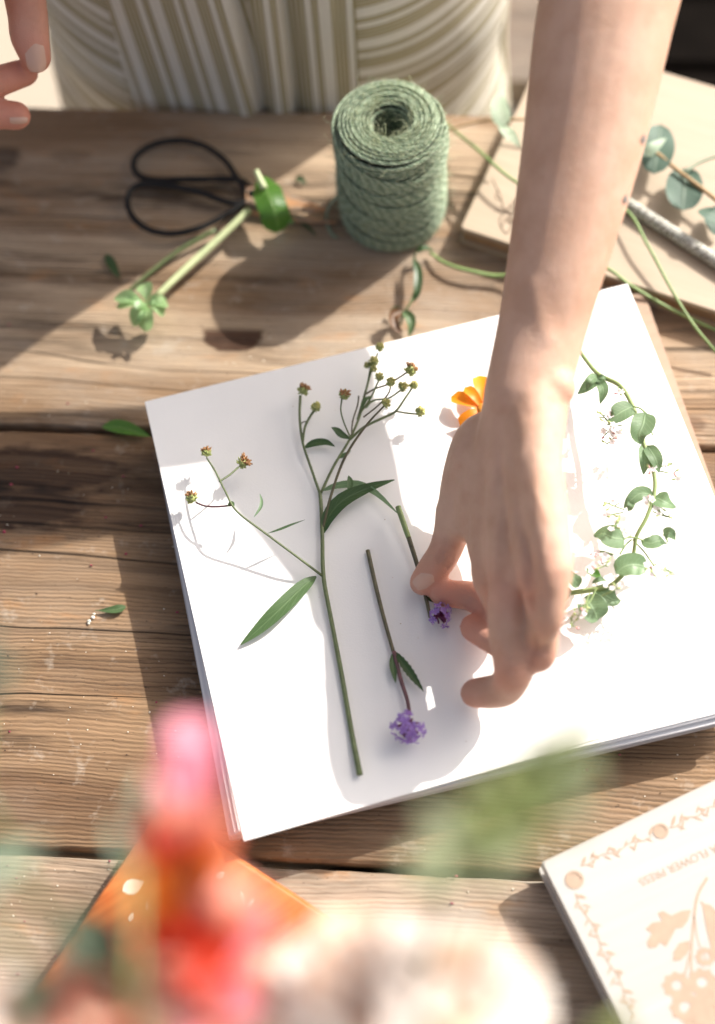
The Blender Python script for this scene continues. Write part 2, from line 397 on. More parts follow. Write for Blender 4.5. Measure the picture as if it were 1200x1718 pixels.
def ball(mb, c, r, seg=10, rings=7, sc_=(1, 1, 1), rough=0., axis=None):
    vs = []; fs = []; c = np.array(c, float)
    Q = Vector(axis).to_track_quat('Z', 'Y').to_matrix() if axis is not None else None
    for i in range(rings+1):
        th = math.pi*i/rings
        for j in range(seg):
            ph = 2*math.pi*j/seg; k = r*(1+rough*(random.random()-.5))
            p = Vector((math.sin(th)*math.cos(ph)*sc_[0]*k, math.sin(th)*math.sin(ph)*sc_[1]*k, math.cos(th)*sc_[2]*k))
            if Q: p = Q @ p
            vs.append(c+np.array(p))
    for i in range(rings):
        for j in range(seg):
            k = (j+1) % seg; fs.append((i*seg+j, (i+1)*seg+j, (i+1)*seg+k, i*seg+k))
    mb.add(vs, fs); return mb
def prism(mb, poly, z0, z1, bev=0.0):
    """poly: list of (x,y) ccw; closed slab, with a small chamfer on the top edge"""
    n = len(poly); c = Vector((sum(p[0] for p in poly)/n, sum(p[1] for p in poly)/n))
    def ins(d): return [Vector(p[:2])+(c-Vector(p[:2])).normalized()*d*1.4 for p in poly]
    lay = [(poly, z0), (poly, z1-bev), (ins(bev), z1)] if bev else [(poly, z0), (poly, z1)]
    vs = [(p[0], p[1], z) for pl, z in lay for p in pl]; fs = []
    for l in range(len(lay)-1):
        for j in range(n): k = (j+1) % n; fs.append((l*n+j, l*n+k, (l+1)*n+k, (l+1)*n+j))
    fs.append(tuple(range(n))[::-1]); fs.append(tuple((len(lay)-1)*n+j for j in range(n)))
    mb.add(vs, fs); return mb
def box(mb, c, s, R=None):
    vs = []
    for dz in (-1, 1):
        for dx, dy in ((-1, -1), (1, -1), (1, 1), (-1, 1)):
            p = Vector((dx*s[0]/2, dy*s[1]/2, dz*s[2]/2)); p = R @ p if R else p
            vs.append(Vector(c)+p)
    mb.add(vs, [(3, 2, 1, 0), (4, 5, 6, 7), (0, 1, 5, 4), (1, 2, 6, 5), (2, 3, 7, 6), (3, 0, 4, 7)]); return mb
def rounded(poly, r, k=5):
    out = []; n = len(poly)
    for i in range(n):
        p, a, b = Vector(poly[i]), Vector(poly[i-1]), Vector(poly[(i+1) % n])
        u = (a-p).normalized(); v = (b-p).normalized(); A = p+u*r; Bq = p+v*r
        for j in range(k+1):
            t = j/k; out.append(tuple((1-t)**2*A+2*t*(1-t)*p+t*t*Bq))
    return out

# ------------------------------------------------------------------ ground and backdrop
g = MB(); g.add([(-60, -60, -.76), (60, -60, -.76), (60, 60, -.76), (-60, 60, -.76)], [(0, 1, 2, 3)])
def ground_mat():
    t = NT('pale stone ground'); co = t.co(); n = t.noise(co, 3., 6, .65); n2 = t.noise(co, 90., 4)
    c = t.mix(n, (.33, .28, .215), (.43, .375, .30)); c = t.mix(t.math('MULTIPLY', n2, .3), c, (.42, .34, .25))
    return t.fin(c, .9, t.bump(n2, .004, .4))
tag(g.build('ground', ground_mat(), smooth=False, origin=(0, 0, -.76)), kind='structure')

# weathered bench behind the person, right
M['bench_dark'] = simple('bench black timber', (.006, .0045, .0035), .95, .3, 30, Specular_IOR_Level=.05)

M['post_grey'] = wood_mat('grey bench timber', 5.1, (.22, .17, .13), (.17, .13, .10), (.09, .07, .055), .4, .3)
bench = thing('garden_bench', 'dark stained slatted bench standing behind the table at the right', 'bench', (.55, 1.15, -.76))
for k in range(9):
    m = MB(); box(m, (.62, .95+k*.105, -.33), (.92, .09, .03)); m.build('seat_slat', M['bench_dark'], bench, False)
for x in (.2, 1.04):
    for y in (.93, 1.45):
        m = MB(); box(m, (x, y, -.555), (.06, .06, .41)); m.build('leg', M['bench_dark'], bench, False)
for k in range(3):
    m = MB(); box(m, (.62, 1.52, -.16+k*.14), (.92, .025, .10)); m.build('back_slat', M['bench_dark'], bench, False)
m = MB(); box(m, (.62, 1.2, -.70), (.94, .60, .02)); m.build('lower_shelf', M['bench_dark'], bench, False)
st = thing('wooden_stool', 'weathered grey wooden stool just behind the striped dress', 'stool', (.11, 1.03, -.76))
m = MB()
box(m, (.075, 1.05, -.22), (.17, .34, .035)); m.build('seat', M['post_grey'], st, False)
for x in (.015, .135):
    for y in (.92, 1.18):
        m = MB(); box(m, (x, y, -.4985), (.035, .035, .522)); m.build('leg', M['post_grey'], st, False)

# ------------------------------------------------------------------ the table
def R_(px, py): w = W(px, py); return w.x, w.y
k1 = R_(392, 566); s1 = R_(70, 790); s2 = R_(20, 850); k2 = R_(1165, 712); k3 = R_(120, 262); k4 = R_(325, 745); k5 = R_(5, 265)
knot = (.30, .20, .15)
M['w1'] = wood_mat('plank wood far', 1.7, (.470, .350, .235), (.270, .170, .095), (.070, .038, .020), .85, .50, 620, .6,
                   [(k1[0], k1[1]+.002, .0225, .0150, k1[1]+.008, .95, (.16, .09, .06)), (k2[0], k2[1], .011, .006, None, .6, knot),  # dark half-oval cut flat on its far side, then a small knot
                    (k3[0], k3[1], .02, .008, None, .5, (.4, .35, .3)), (k5[0], k5[1], .018, .012, None, .85, (.15, .12, .1))])  # a fainter oval, then a darker one at the left edge
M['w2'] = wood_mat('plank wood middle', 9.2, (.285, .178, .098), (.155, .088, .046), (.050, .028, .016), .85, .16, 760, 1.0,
                   [(s1[0], s1[1], .075, .021, None, 1., (.16, .12, .10)), (s2[0], s2[1], .065, .020, None, 1., (.16, .12, .10)),  # two broad dark ovals, streaked along the grain
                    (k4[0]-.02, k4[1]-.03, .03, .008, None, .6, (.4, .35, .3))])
M['w3'] = wood_mat('plank wood near', 4.4, (.410, .315, .230), (.270, .190, .125), (.110, .068, .040), .60, .35, 740, .5)
table = thing('wooden_table', 'rustic plank table of brown weathered boards holding all the flowers and papers', 'table', (0, 0, -.76))
def plank(y0, y1, mat, off, th=.034):
    X0, X1, NX, NY = -.78, .72, 150, 14; m = MB(); vs = []; fs = []
    def edge(x, s): return .0013*mnoise.noise(Vector((x*9, s*5+off, 0)))+.0011*mnoise.noise(Vector((x*60, s*5+off, 2)))
    prof = []
    for j in range(NY+1): prof.append((j/NY, 0.))
    for i in range(NX+1):
        x = X0+(X1-X0)*i/NX; ya = y0+edge(x, 1)+.001; yb = y1+edge(x, 2)-.001
        ring = [(ya, -th)]+[(ya, -.0028), (ya+.0008, -.0011), (ya+.0026, -.0002)]
        for j in range(1, NY):
            y = ya+(yb-ya)*j/NY; ring.append((y, .0006*mnoise.noise(Vector((x*4, y*16, off)))))
        ring += [(yb-.0026, -.0002), (yb-.0008, -.0011), (yb, -.0028), (yb, -th)]
        vs += [(x, a, b) for a, b in ring]
    n = len(ring)
    for i in range(NX):
        for j in range(n): k = (j+1) % n; fs.append((i*n+j, (i+1)*n+j, (i+1)*n+k, i*n+k))
    fs.append(tuple(range(n))); fs.append(tuple(NX*n+j for j in range(n))[::-1])
    m.add(vs, fs); return m.build('plank', mat, table)
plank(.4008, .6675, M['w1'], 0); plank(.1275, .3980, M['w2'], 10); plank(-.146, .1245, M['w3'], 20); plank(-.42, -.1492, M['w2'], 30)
M['under'] = simple('dark rail timber', (.035, .024, .016), .8, .3, 30)
for x in (-.66, -.02, .6):
    m = MB(); box(m, (x, .124, -.060), (.07, 1.02, .05)); m.build('crossbeam', M['under'], table, False)
for x in (-.66, .6):
    for y in (-.33, .58):
        m = MB(); box(m, (x, y, -.4235), (.075, .075, .673)); m.build('leg', M['under'], table, False)

# ------------------------------------------------------------------ paper stack on the base of the flower press
ZP = .036
def quadpoly(ps, z): return [tuple(W(*p, z))[:2] for p in ps]
def slab(name, poly, z0, z1, mat, label, cat, group=None, r=.0012, sag=None):
    m = MB(); pl = rounded(poly, r, 3); prism(m, pl, z0, z1, 0.0); return tag(m.build(name, mat, None, False), label, cat, group)
base_c = [W(*p, .014).xy for p in ((1079, 485), (1190, 795))]
dirb = (base_c[1]-base_c[0]).normalized(); perp = Vector((dirb.y, -dirb.x))
B0 = base_c[0]; _a = W(243, 674, .014).xy; _b = W(1053, 476, .014).xy; perp = (_a-_b).normalized()
B0 = B0 + dirb*.002; Bpoly = [B0+perp*.27+dirb*.012, B0+perp*.27+dirb*.262, B0+dirb*.262, B0]
slab('press_base', [tuple(p) for p in Bpoly], .0005, .014, M['board'], 'wooden base board of the press peeking out beneath the white paper stack', 'board', r=.006)
low = quadpoly([(246, 690), (380, 1402)], .033); a, b = Vector(low[0]), Vector(low[1])
ed = Vector(W(1200, 1208, .033).xy)-b; ed.normalize(); wd = .302
lay = [(0.0140, .0185, M['blot'], 'thick grey card at the very bottom of the paper stack', 0.000, 0.0),
       (.0187, .0222, M['card'], 'white card just above the grey bottom card of the stack', .0012, .003),
       (.0224, .0262, M['blot'], 'grey blotting board in the middle of the paper stack', .0004, .008),
       (.0264, .0296, M['card'], 'white card above the middle blotting board of the stack', .0022, -.004),
       (.0298, .0334, M['card'], 'third white sheet from the top of the paper stack', .0034, .006),
       (.0336, .0353, M['paper'], 'second white sheet from the top, jutting out at the left edge', .0046, .011)]
for z0, z1, mt, lb, ins, rot in lay:
    Rm = Matrix.Rotation(rot, 2); lf = b-a
    p0 = a+ed*ins; p1 = p0+Rm @ lf; p1 = p1 - (Rm @ ed)*0; e2 = Rm @ ed
    slab('paper_sheet' if mt is M['paper'] else 'card_sheet', [tuple(p1), tuple(p1+e2*(wd-ins)), tuple(p0+e2*(wd-ins)), tuple(p0)], z0, z1, mt, lb, 'paper' if mt is M['paper'] else 'card')
TQ = quadpoly([(243, 674), (410, 1411), (1327, 1146), (1053, 476)], ZP)
# the top sheet: a thin subdivided sheet, very slightly cockled
def top_sheet():
    m = MB(); N = 40; A, D, C, Bq = (Vector(p) for p in TQ); vs = []; fs = []
    for side, zo in ((0, ZP), (1, ZP-.0005)):
        for i in range(N+1):
            for j in range(N+1):
                u, v = i/N, j/N; p = (A*(1-u)+Bq*u)*(1-v)+(D*(1-u)+C*u)*v
                e = min(u, 1-u, v, 1-v)
                z = zo + .0007*mnoise.noise(Vector((u*3, v*3, 1)))*min(1, e*8)
                vs.append((p.x, p.y, z))
    n = N+1
    for i in range(N):
        for j in range(N):
            q = (i*n+j, i*n+j+1, (i+1)*n+j+1, (i+1)*n+j); fs.append(q); fs.append(tuple(k+n*n for k in q[::-1]))
    for i in range(N):
        for a_, b_ in (((i*n), ((i+1)*n)), ((i+1)*n+N, i*n+N), (i+1, i), (N*n+i, N*n+i+1)):
            fs.append((a_, b_, b_+n*n, a_+n*n))
    m.add(vs, fs); return m.build('paper_sheet', M['paper'], None, False)
tag(top_sheet(), 'large white top sheet of paper on which the wild flowers are laid out', 'paper')

# ------------------------------------------------------------------ light plywood press, upper right
c0 = W(772, 382, .018).xy; c1 = W(1200, 522, .018).xy; eu = (c1-c0).normalized(); ev = Vector((-eu.y, eu.x))
box2 = thing('flower_press', 'pale plywood flower press lying at the back right under the forearm and eucalyptus', 'flower press', (c0.x, c0.y, 0))
def bp(u, v): return c0+eu*u+ev*v
for (z0, z1, mt, nm, ins) in ((.0145, .018, 'ply', 'lid', 0), (.0045, .0143, 'ply_edge', 'side_panel', .0015), (.0005, .0043, 'ply', 'base', 0)):
    m = MB(); prism(m, rounded([tuple(bp(ins, ins)), tuple(bp(.25-ins, ins)), tuple(bp(.25-ins, .18-ins)), tuple(bp(ins, .18-ins))], .003), z0, z1, .0006 if nm == 'lid' else 0)
    m.build(nm, M[mt], box2, False)
m = MB()   # burnt line sketch of a small plant on the lid
for pts in ([(826, 300), (840, 330), (848, 352), (872, 330)], [(848, 352), (838, 372), (850, 392), (858, 376), (850, 366), (842, 380)], [(855, 345), (866, 352), (862, 335)], [(830, 352), (845, 358)], [(862, 365), (868, 392)], [(838, 318), (832, 330), (842, 336)], [(850, 352), (862, 372), (852, 372), (858, 358)]):
    tube(m, [W(x, y, .0181) for x, y in pts], .0004, 4)
tag(m.build('plant_sketch', M['sketch'], box2), 'small burnt line drawing of a plant')

# ------------------------------------------------------------------ etched flower press, lower right
ZB = .025
q0 = W(908, 1447, ZB).xy; q1 = W(1200, 1308, ZB).xy; pu = (q1-q0).normalized(); pv = Vector((pu.y, -pu.x))
press = thing('flower_press', 'limed wooden flower press with tan etched flowers and lettering, lower right corner', 'flower press', (q0.x, q0.y, 0))
def pp(u, v): return q0+pu*u+pv*v
def rect(a0, b0, a1, b1): return [tuple(pp(a0, b1)), tuple(pp(a1, b1)), tuple(pp(a1, b0)), tuple(pp(a0, b0))]
m = MB(); prism(m, rounded(rect(0, 0, .165, .165), .0022), .0185, ZB, .0008); m.build('lid', M['press_white'], press, False)
m = MB(); prism(m, rounded(rect(.003, .003, .162, .162), .006), .0065, .0183); m.build('paper_filling', M['card'], press, False)
m = MB(); prism(m, rounded(rect(0, 0, .165, .165), .0022), .0005, .0063); m.build('base', M['press_white'], press, False)
def flat(mb, pts, z=ZB+.0002):
    """thin raised inlay from a pixel outline (the etched picture is flat print on the lid)"""
    vs = [W(x, y, z) for x, y in pts]; mb.add(vs, [tuple(range(len(vs)))])
def disc(mb, cx, cy, r, n=16, lob=.12, z=ZB+.0002, ring=0.):
    vs = []; 
    for i in range(n*2):
        a = math.pi*i/n; k = r*(1+(lob if i % 2 else -lob)); vs.append(W(cx+k*math.cos(a), cy+k*.92*math.sin(a), z))
    if ring:
        inn = [W(cx+ring*math.cos(math.pi*i/n), cy+ring*.92*math.sin(math.pi*i/n), z) for i in range(n*2)]
        N2 = n*2; mb.add(vs+inn, [(i, (i+1) % N2, N2+(i+1) % N2, N2+i) for i in range(N2)])
    else: mb.add(vs, [tuple(range(n*2))])
def dleaf(mb, x0, y0, x1, y1, w, z=ZB+.0002):
    d = Vector((x1-x0, y1-y0)); p = Vector((-d.y, d.x)).normalized(); L = []
    for t in (0, .15, .35, .55, .75, .9, 1.0): L.append(Vector((x0, y0))+d*t+p*w*.5*math.sin(math.pi*t**.8))
    for t in (.9, .75, .55, .35, .15): L.append(Vector((x0, y0))+d*t-p*w*.5*math.sin(math.pi*t**.8))
    vs = [W(q.x, q.y, z) for q in L]; mb.add(vs, [tuple(range(len(vs)))])
def dline(mb, pts, w, z=ZB+.00018):
    P = spline([(x, y) for x, y in pts], len(pts)*5); T = np.gradient(P, axis=0); T /= np.linalg.norm(T, axis=1)[:, None]
    N_ = np.stack([-T[:, 1], T[:, 0]], 1); n = len(P); ww = np.linspace(w, w*.7, n)[:, None]/2
    vs = [W(*q, z) for q in P+N_*ww]+[W(*q, z) for q in P-N_*ww]
    mb.add(vs, [(i, i+1, n+i+1, n+i) for i in range(n-1)])
def daisy(cx, cy, r):
    m = MB()
    for i in range(18):
        a = 2*math.pi*i/18; dleaf(m, cx+r*.6*math.cos(a), cy+r*.6*math.sin(a), cx+r*math.cos(a), cy+r*math.sin(a), r*.32, ZB+.0002+.00002*i)
    disc(m, cx, cy, r*.78, 12, .03, ZB+.00016)
    tag(m.build('etched_daisy', M['press_ink'], press, False))
daisy(964, 1476, 17); daisy(1109, 1394, 14)
# border of leaf sprigs along both edges
def sprig_border(p0, p1, n, size):
    p0 = Vector(p0); p1 = Vector(p1); d = (p1-p0).normalized(); q = Vector((-d.y, d.x)); L = (p1-p0).length
    m = MB(); wave = [p0+d*L*t/12+q*math.sin(t*1.3)*3 for t in range(13)]; dline(m, [tuple(v) for v in wave], 2.2)
    for i in range(n):
        c = p0+d*L*(i+.5)/n + q*math.sin(i*1.9)*2.; s = 1 if i % 2 else -1; z = size*(.8+.5*random.random())
        e = c + q*s*z + d*(z*.9)*(1 if i % 5 < 3 else -1)
        dleaf(m, c.x, c.y, e.x, e.y, 3.4 if i % 4 else 6.)
    m.build('etched_border', M['press_ink'], press, False)
sprig_border((974, 1452), (1094, 1402), 17, 12); sprig_border((1124, 1388), (1215, 1345), 13, 12)
sprig_border((966, 1498), (1066, 1704), 26, 12)
m = MB(); dline(m, [(1187, 1472), (1170, 1505), (1163, 1560), (1160, 1620), (1166, 1650)], 5.0)
dline(m, [(1165, 1535), (1172, 1580), (1186, 1612)], 2.4); dline(m, [(1176, 1512), (1190, 1530), (1202, 1548)], 3.0)
dline(m, [(1158, 1600), (1148, 1640), (1144, 1655)], 3.0); m.build('etched_stem', M['press_ink'], press, False)
m = MB(); flat(m, [(1160, 1526), (1143, 1528), (1127, 1536), (1112, 1528), (1104, 1532), (1112, 1545), (1094, 1548), (1084, 1558), (1094, 1566), (1086, 1580), (1088, 1590), (1101, 1590), (1108, 1581), (1118, 1588), (1127, 1572), (1134, 1558), (1146, 1556), (1155, 1544)][::-1]); m.build('etched_leaf', M['press_ink'], press, False)
m = MB(); flat(m, [(1157, 1578), (1140, 1582), (1131, 1596), (1130, 1612), (1142, 1611), (1152, 1602), (1158, 1592)][::-1]); m.build('etched_leaf', M['press_ink'], press, False)
m = MB(); flat(m, [(1178, 1515), (1192, 1518), (1215, 1540), (1215, 1625), (1196, 1600), (1186, 1560)][::-1]); m.build('etched_leaf', M['press_ink'], press, False)
m = MB()
for x, y, r, k in ((1136, 1653, 24, 9), (1178, 1648, 25, 9), (1184, 1605, 17, 7), (1150, 1690, 25, 10), (1192, 1698, 32, 12), (1164, 1668, 15, 4), (1210, 1660, 20, 7)): disc(m, x, y, r, 9, .10, ZB+.00015+.00002*len(m.v)/40, k)
flat(m, [(1150, 1700), (1172, 1668), (1200, 1672), (1215, 1700), (1215, 1740), (1145, 1740)][::-1], ZB+.0001); m.build('etched_berries', M['press_ink'], press, False)
def lettering():
    cu = bpy.data.curves.new('lettering', 'FONT'); cu.body = 'A FLOWER PRESS'; cu.size = .0062; cu.align_x = 'LEFT'
    cu.space_character = 1.0
    o = bpy.data.objects.new('lettering', cu); sc.collection.objects.link(o)
    dg = bpy.context.evaluated_depsgraph_get(); me = bpy.data.meshes.new_from_object(o.evaluated_get(dg)); bpy.data.objects.remove(o)
    wid = max(v.co.x for v in me.vertices)-min(v.co.x for v in me.vertices); mn = min(v.co.x for v in me.vertices)
    A = W(1201, 1416, ZB+.0002); S = W(1071, 1475, ZB+.0002)      # reading direction runs to the left: the press faces the maker
    ex = (S-A); L = ex.length; ex.normalize(); ey = Vector((-ex.y, ex.x, 0)); s = L/wid
    for v in me.vertices: v.co = A+ex*((v.co.x-mn)*s)+ey*(v.co.y*s*1.0)-Vector(press['_o'])
    me.materials.append(M['press_ink']); ob = bpy.data.objects.new('lettering', me); sc.collection.objects.link(ob); ob.parent = press
    tag(ob, 'etched words A FLOWER PRESS')
lettering()

# ------------------------------------------------------------------ orange stained book, lower left
ZO = .024
r0 = W(270, 1350, ZO).xy; rl = W(80, 1625, ZO).xy; lu = (rl-r0).normalized(); lv = Vector((-lu.y, lu.x))
book = thing('journal', 'glossy orange journal with cream leaf prints behind the blurred red flowers, lower left', 'journal', (r0.x, r0.y, 0))
def op(u, v): return r0+lu*u+lv*v
def orect(i, L=.22, Wd=.155): return [tuple(op(i, i)), tuple(op(L-i, i)), tuple(op(L-i, Wd-i)), tuple(op(i, Wd-i))]
m = MB(); pl = rounded(orect(0), .004)
n = len(pl); c = Vector(op(.11, .078)); vs = []
for ins, z in ((0, .0195), (0, .0215), (.0008, .0230), (.0022, .0240)):
    vs += [((Vector(p)+(c-Vector(p)).normalized()*ins*1.4).x, (Vector(p)+(c-Vector(p)).normalized()*ins*1.4).y, z) for p in pl]
fs = [(l*n+j, l*n+(j+1) % n, (l+1)*n+(j+1) % n, (l+1)*n+j) for l in range(3) for j in range(n)]+[tuple(3*n+j for j in range(n)), tuple(range(n))[::-1]]
m.add(vs, fs); m.build('front_cover', M['leather'], book)
m = MB(); prism(m, rounded(orect(.002), .003), .0045, .0193); m.build('page_block', M['leather_edge'], book, False)
m = MB(); prism(m, rounded(orect(0), .004), .0005, .0043); m.build('back_cover', M['leather'], book, False)
m = MB(); zz = ZO+.0002
for x0, y0, x1, y1, w in ((205, 1495, 240, 1478, 26), (244, 1528, 250, 1505, 9), (216, 1545, 222, 1530, 8), (122, 1652, 138, 1628, 11), (108, 1650, 124, 1638, 10), (80, 1672, 92, 1692, 14), (98, 1684, 128, 1670, 13), (365, 1472, 378, 1462, 11), (406, 1493, 412, 1520, 7), (416, 1522, 428, 1506, 7), (330, 1560, 350, 1548, 14), (300, 1620, 318, 1600, 12), (180, 1590, 196, 1576, 12)):
    dleaf(m, x0, y0, x1, y1, w, zz)
tag(m.build('leaf_print', M['motif'], book, False), kind='stuff')

# ------------------------------------------------------------------ twine spool
def twine():
    c = W(655, 198, .097); cx, cy = c.x, c.y; H_ = .094; R0 = .0352; r = .00118
    root = thing('twine_spool', 'tall spool of sage green jute twine standing near the table edge', 'twine', (cx, cy, 0))
    m = MB()
    def ply(path, rr, tw=.0070, step=.0008, plies=3, rp=.50):
        L = np.concatenate([[0], np.cumsum(np.linalg.norm(np.diff(path, axis=0), axis=1))]); n = int(L[-1]/step)
        s = np.linspace(0, L[-1], n); P = np.stack([np.interp(s, L, path[:, k]) for k in range(3)], 1)
        T, N, B = frames(P, (0, 0, 1)); ph = s/tw*2*math.pi + np.cumsum(rng.normal(0, .11, n)) + 1.2*np.sin(s*91+3*np.sin(s*17))
        for q in range(plies):
            a = ph+q*2*math.pi/plies; C = P+(N*np.cos(a)[:, None]+B*np.sin(a)[:, None])*rr*.62
            sd = 5; ang = np.arange(sd)*2*math.pi/sd
            V = C[:, None, :]+rr*rp*(N[:, None, :]*np.cos(ang)[None, :, None]+B[:, None, :]*np.sin(ang)[None, :, None])
            V = V+(rng.random((n, sd, 1))-.5)*rr*.12
            idx = np.arange(n-1)[:, None]*sd+np.arange(sd)[None, :]; nx = np.arange(n-1)[:, None]*sd+(np.arange(sd)[None, :]+1) % sd
            F_ = np.stack([idx, nx, nx+sd, idx+sd], -1).reshape(-1, 4)
            m.add(V.reshape(-1, 3).tolist(), F_.tolist()); m.at.setdefault('ply', []).extend([(0., .6, 1.)[q % 3]]*(n*sd))
    # top face: spiral rings from the hole out, rounded over at the shoulder
    nr = 9; th = np.linspace(0, nr*2*math.pi, nr*90); rad = .0138+(R0-.0018-.0138)*th/th[-1]
    zt = H_+.0012 - .0055*np.clip((rad-.026)/.0092, 0, 1)**2.2 - .004*np.clip((.0166-rad)/.003, 0, 1)**2
    zt = zt+.0005*np.sin(th*.37)+.0004*np.sin(th*1.31)
    rad = rad+.0004*np.sin(th*.83+1)
    ply(np.stack([cx+rad*np.cos(th), cy+rad*np.sin(th), zt], 1), r)
    # second loose layer crossing a few rings
    for k in range(5):
        a0 = rng.random()*6.28; th = np.linspace(a0, a0+1.6+rng.random()*2.5, 60); t = (th-a0)/(th[-1]-a0)
        rad = (.018+.013*rng.random())+.004*(t-.5)*rng.choice([-1, 1])
        z = H_+.0022*np.sin(math.pi*t)**.5 - .0055*np.clip((rad-.026)/.0092, 0, 1)**2.2
        ply(np.stack([cx+rad*np.cos(th), cy+rad*np.sin(th), z], 1), r*.9)
    # side: layered slanting wraps
    turns = 44; th = np.linspace(0, turns*2*math.pi, turns*70); t = th/th[-1]
    z = .0015+(H_-.0052)*t; slope = .0075*np.sin(th+t*9.)*np.clip(np.minimum(t, 1-t)*9, 0, 1)
    rad = R0-.0006+.0009*np.sin(t*26)+.0006*np.sin(th*3.3)-.0012*np.clip((.08-t)/.08, 0, 1)
    ply(np.stack([cx+rad*np.cos(th), cy+rad*np.sin(th), np.clip(z+slope, .0014, H_-.001)], 1), r, step=.0010)
    for k in range(9):     # outer crossing bundles
        zc = .012+.066*k/8+.003*rng.random(); am = .006+.006*rng.random(); ph = -.9+.5*rng.random(); sgn = 1
        for q in range(3):
            th = np.linspace(0, 2*math.pi, 90); zq = zc+q*.0024+am*np.sin(th+ph)*sgn
            rr = R0+.0012+.0006*np.sin(th*2+k)
            ply(np.stack([cx+rr*np.cos(th), cy+rr*np.sin(th), np.clip(zq, .0016, H_-.004)], 1), r, step=.0010)
    # inside of the hole
    turns = 20; th = np.linspace(0, turns*2*math.pi, turns*40); t = th/th[-1]
    ply(np.stack([cx+.0130*np.cos(th), cy+.0130*np.sin(th), .045+(H_-.047)*t], 1), r, step=.0016)
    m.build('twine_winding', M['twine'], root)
    k = MB(); n = 40; vs = []; fs = []
    for i, (rr, z) in enumerate(((.0122, .004), (.0122, H_-.004), (.0145, H_-.0022), (.030, H_-.0030), (R0-.0030, H_-.006), (R0-.0020, .001), (.0122, .001))):
        for j in range(n): a = 2*math.pi*j/n; vs.append((cx+rr*math.cos(a), cy+rr*math.sin(a), z))
    for i in range(6):
        for j in range(n): q = (j+1) % n; fs.append((i*n+j, (i+1)*n+j, (i+1)*n+q, i*n+q))
    vs.append((cx, cy, .004)); e = len(vs)-1
    fs += [(e, (j+1) % n, j) for j in range(n)]
    k.add(vs, fs); k.build('core', M['core'], root)
    f = MB()
    for i in range(2300):
        u = random.random(); a = random.random()*6.283
        if u < .42: rr = .012+.023*random.random(); p = Vector((cx+rr*math.cos(a), cy+rr*math.sin(a), H_+.002-.005*max(0, (rr-.026)/.009)**2)); nrm = Vector((0, 0, 1))
        elif u < .52: p = Vector((cx+.011*math.cos(a), cy+.011*math.sin(a), H_-.004-.035*random.random())); nrm = Vector((-math.cos(a), -math.sin(a), .3))
        else: p = Vector((cx+(R0+.001)*math.cos(a), cy+(R0+.001)*math.sin(a), .004+.088*random.random())); nrm = Vector((math.cos(a), math.sin(a), 0))
        L = .003+.006*random.random()**2; tg = Vector((random.uniform(-1, 1), random.uniform(-1, 1), random.uniform(-1, 1)))
        q1 = p+(nrm*.4+tg*.5)*L; q2 = q1+(nrm*.25+Vector((random.uniform(-1, 1), random.uniform(-1, 1), random.uniform(-1, 1)))*.6)*L
        tube(f, [p-nrm*.0004, q1, q2], [.00012, .00010, .00006], 3, 5, False)
    tag(f.build('loose_fibre', M['fuzz'], root), kind='stuff')
    tl = MB(); m2 = m; m = MB()
    # loose end of the twine dangling at the left of the spool
    Pq = spline([W(566, 330, .045), W(553, 345, .02), W(548, 365, .004), W(556, 392, .002), W(572, 400, .0035)], 60)
    nonlocal_m = MB()
    tube(nonlocal_m, Pq[::6], .0011, 6); nonlocal_m.build('loose_end', M['twine'], root)
twine()

# ------------------------------------------------------------------ scissors
sciss = thing('scissors', 'black iron garden scissors with big loop handles and coppery blades', 'scissors', tuple(W(415, 325)))
zs = .0075
for pts, zo in (([(424, 322), (400, 302), (330, 301), (265, 302), (236, 296), (224, 279), (232, 258), (262, 241), (305, 236), (345, 246), (378, 270), (396, 296), (418, 326)], .0),
                ([(420, 332), (400, 341), (372, 336), (335, 322), (290, 312), (245, 308), (221, 318), (214, 343), (226, 368), (252, 386), (290, 392), (330, 384), (365, 369), (396, 350), (416, 336)], .0012)):
    m = MB(); n = len(pts); tube(m, [W(x, y, zs*.6+zo+.002*math.sin(i/n*math.pi)) for i, (x, y) in enumerate(pts)], [.0030, .0023]+[.0023]*(n-4)+[.0023, .0030], 10)
    m.build('handle', M['iron'], sciss)
def blade(pts, z0, z1):
    m = MB(); top = [W(x, y, z1) for x, y in pts]; prism(m, [tuple(p.xy) for p in top], z0, z1, .0006)
    m.build('blade', M['blade'], sciss, False)
blade([(412, 340), (470, 350), (520, 354), (549, 350), (500, 330), (455, 318), (412, 312)], .0075, .0100)
blade([(412, 330), (470, 352), (530, 366), (565, 372), (520, 372), (460, 366), (408, 352)][::1], .0030, .0052)
m = MB(); cpt = W(424, 326, .009)
ball(m, cpt, .0042, 14, 8, (1, 1, .5)); m.build('pivot_screw', M['iron'], sciss)

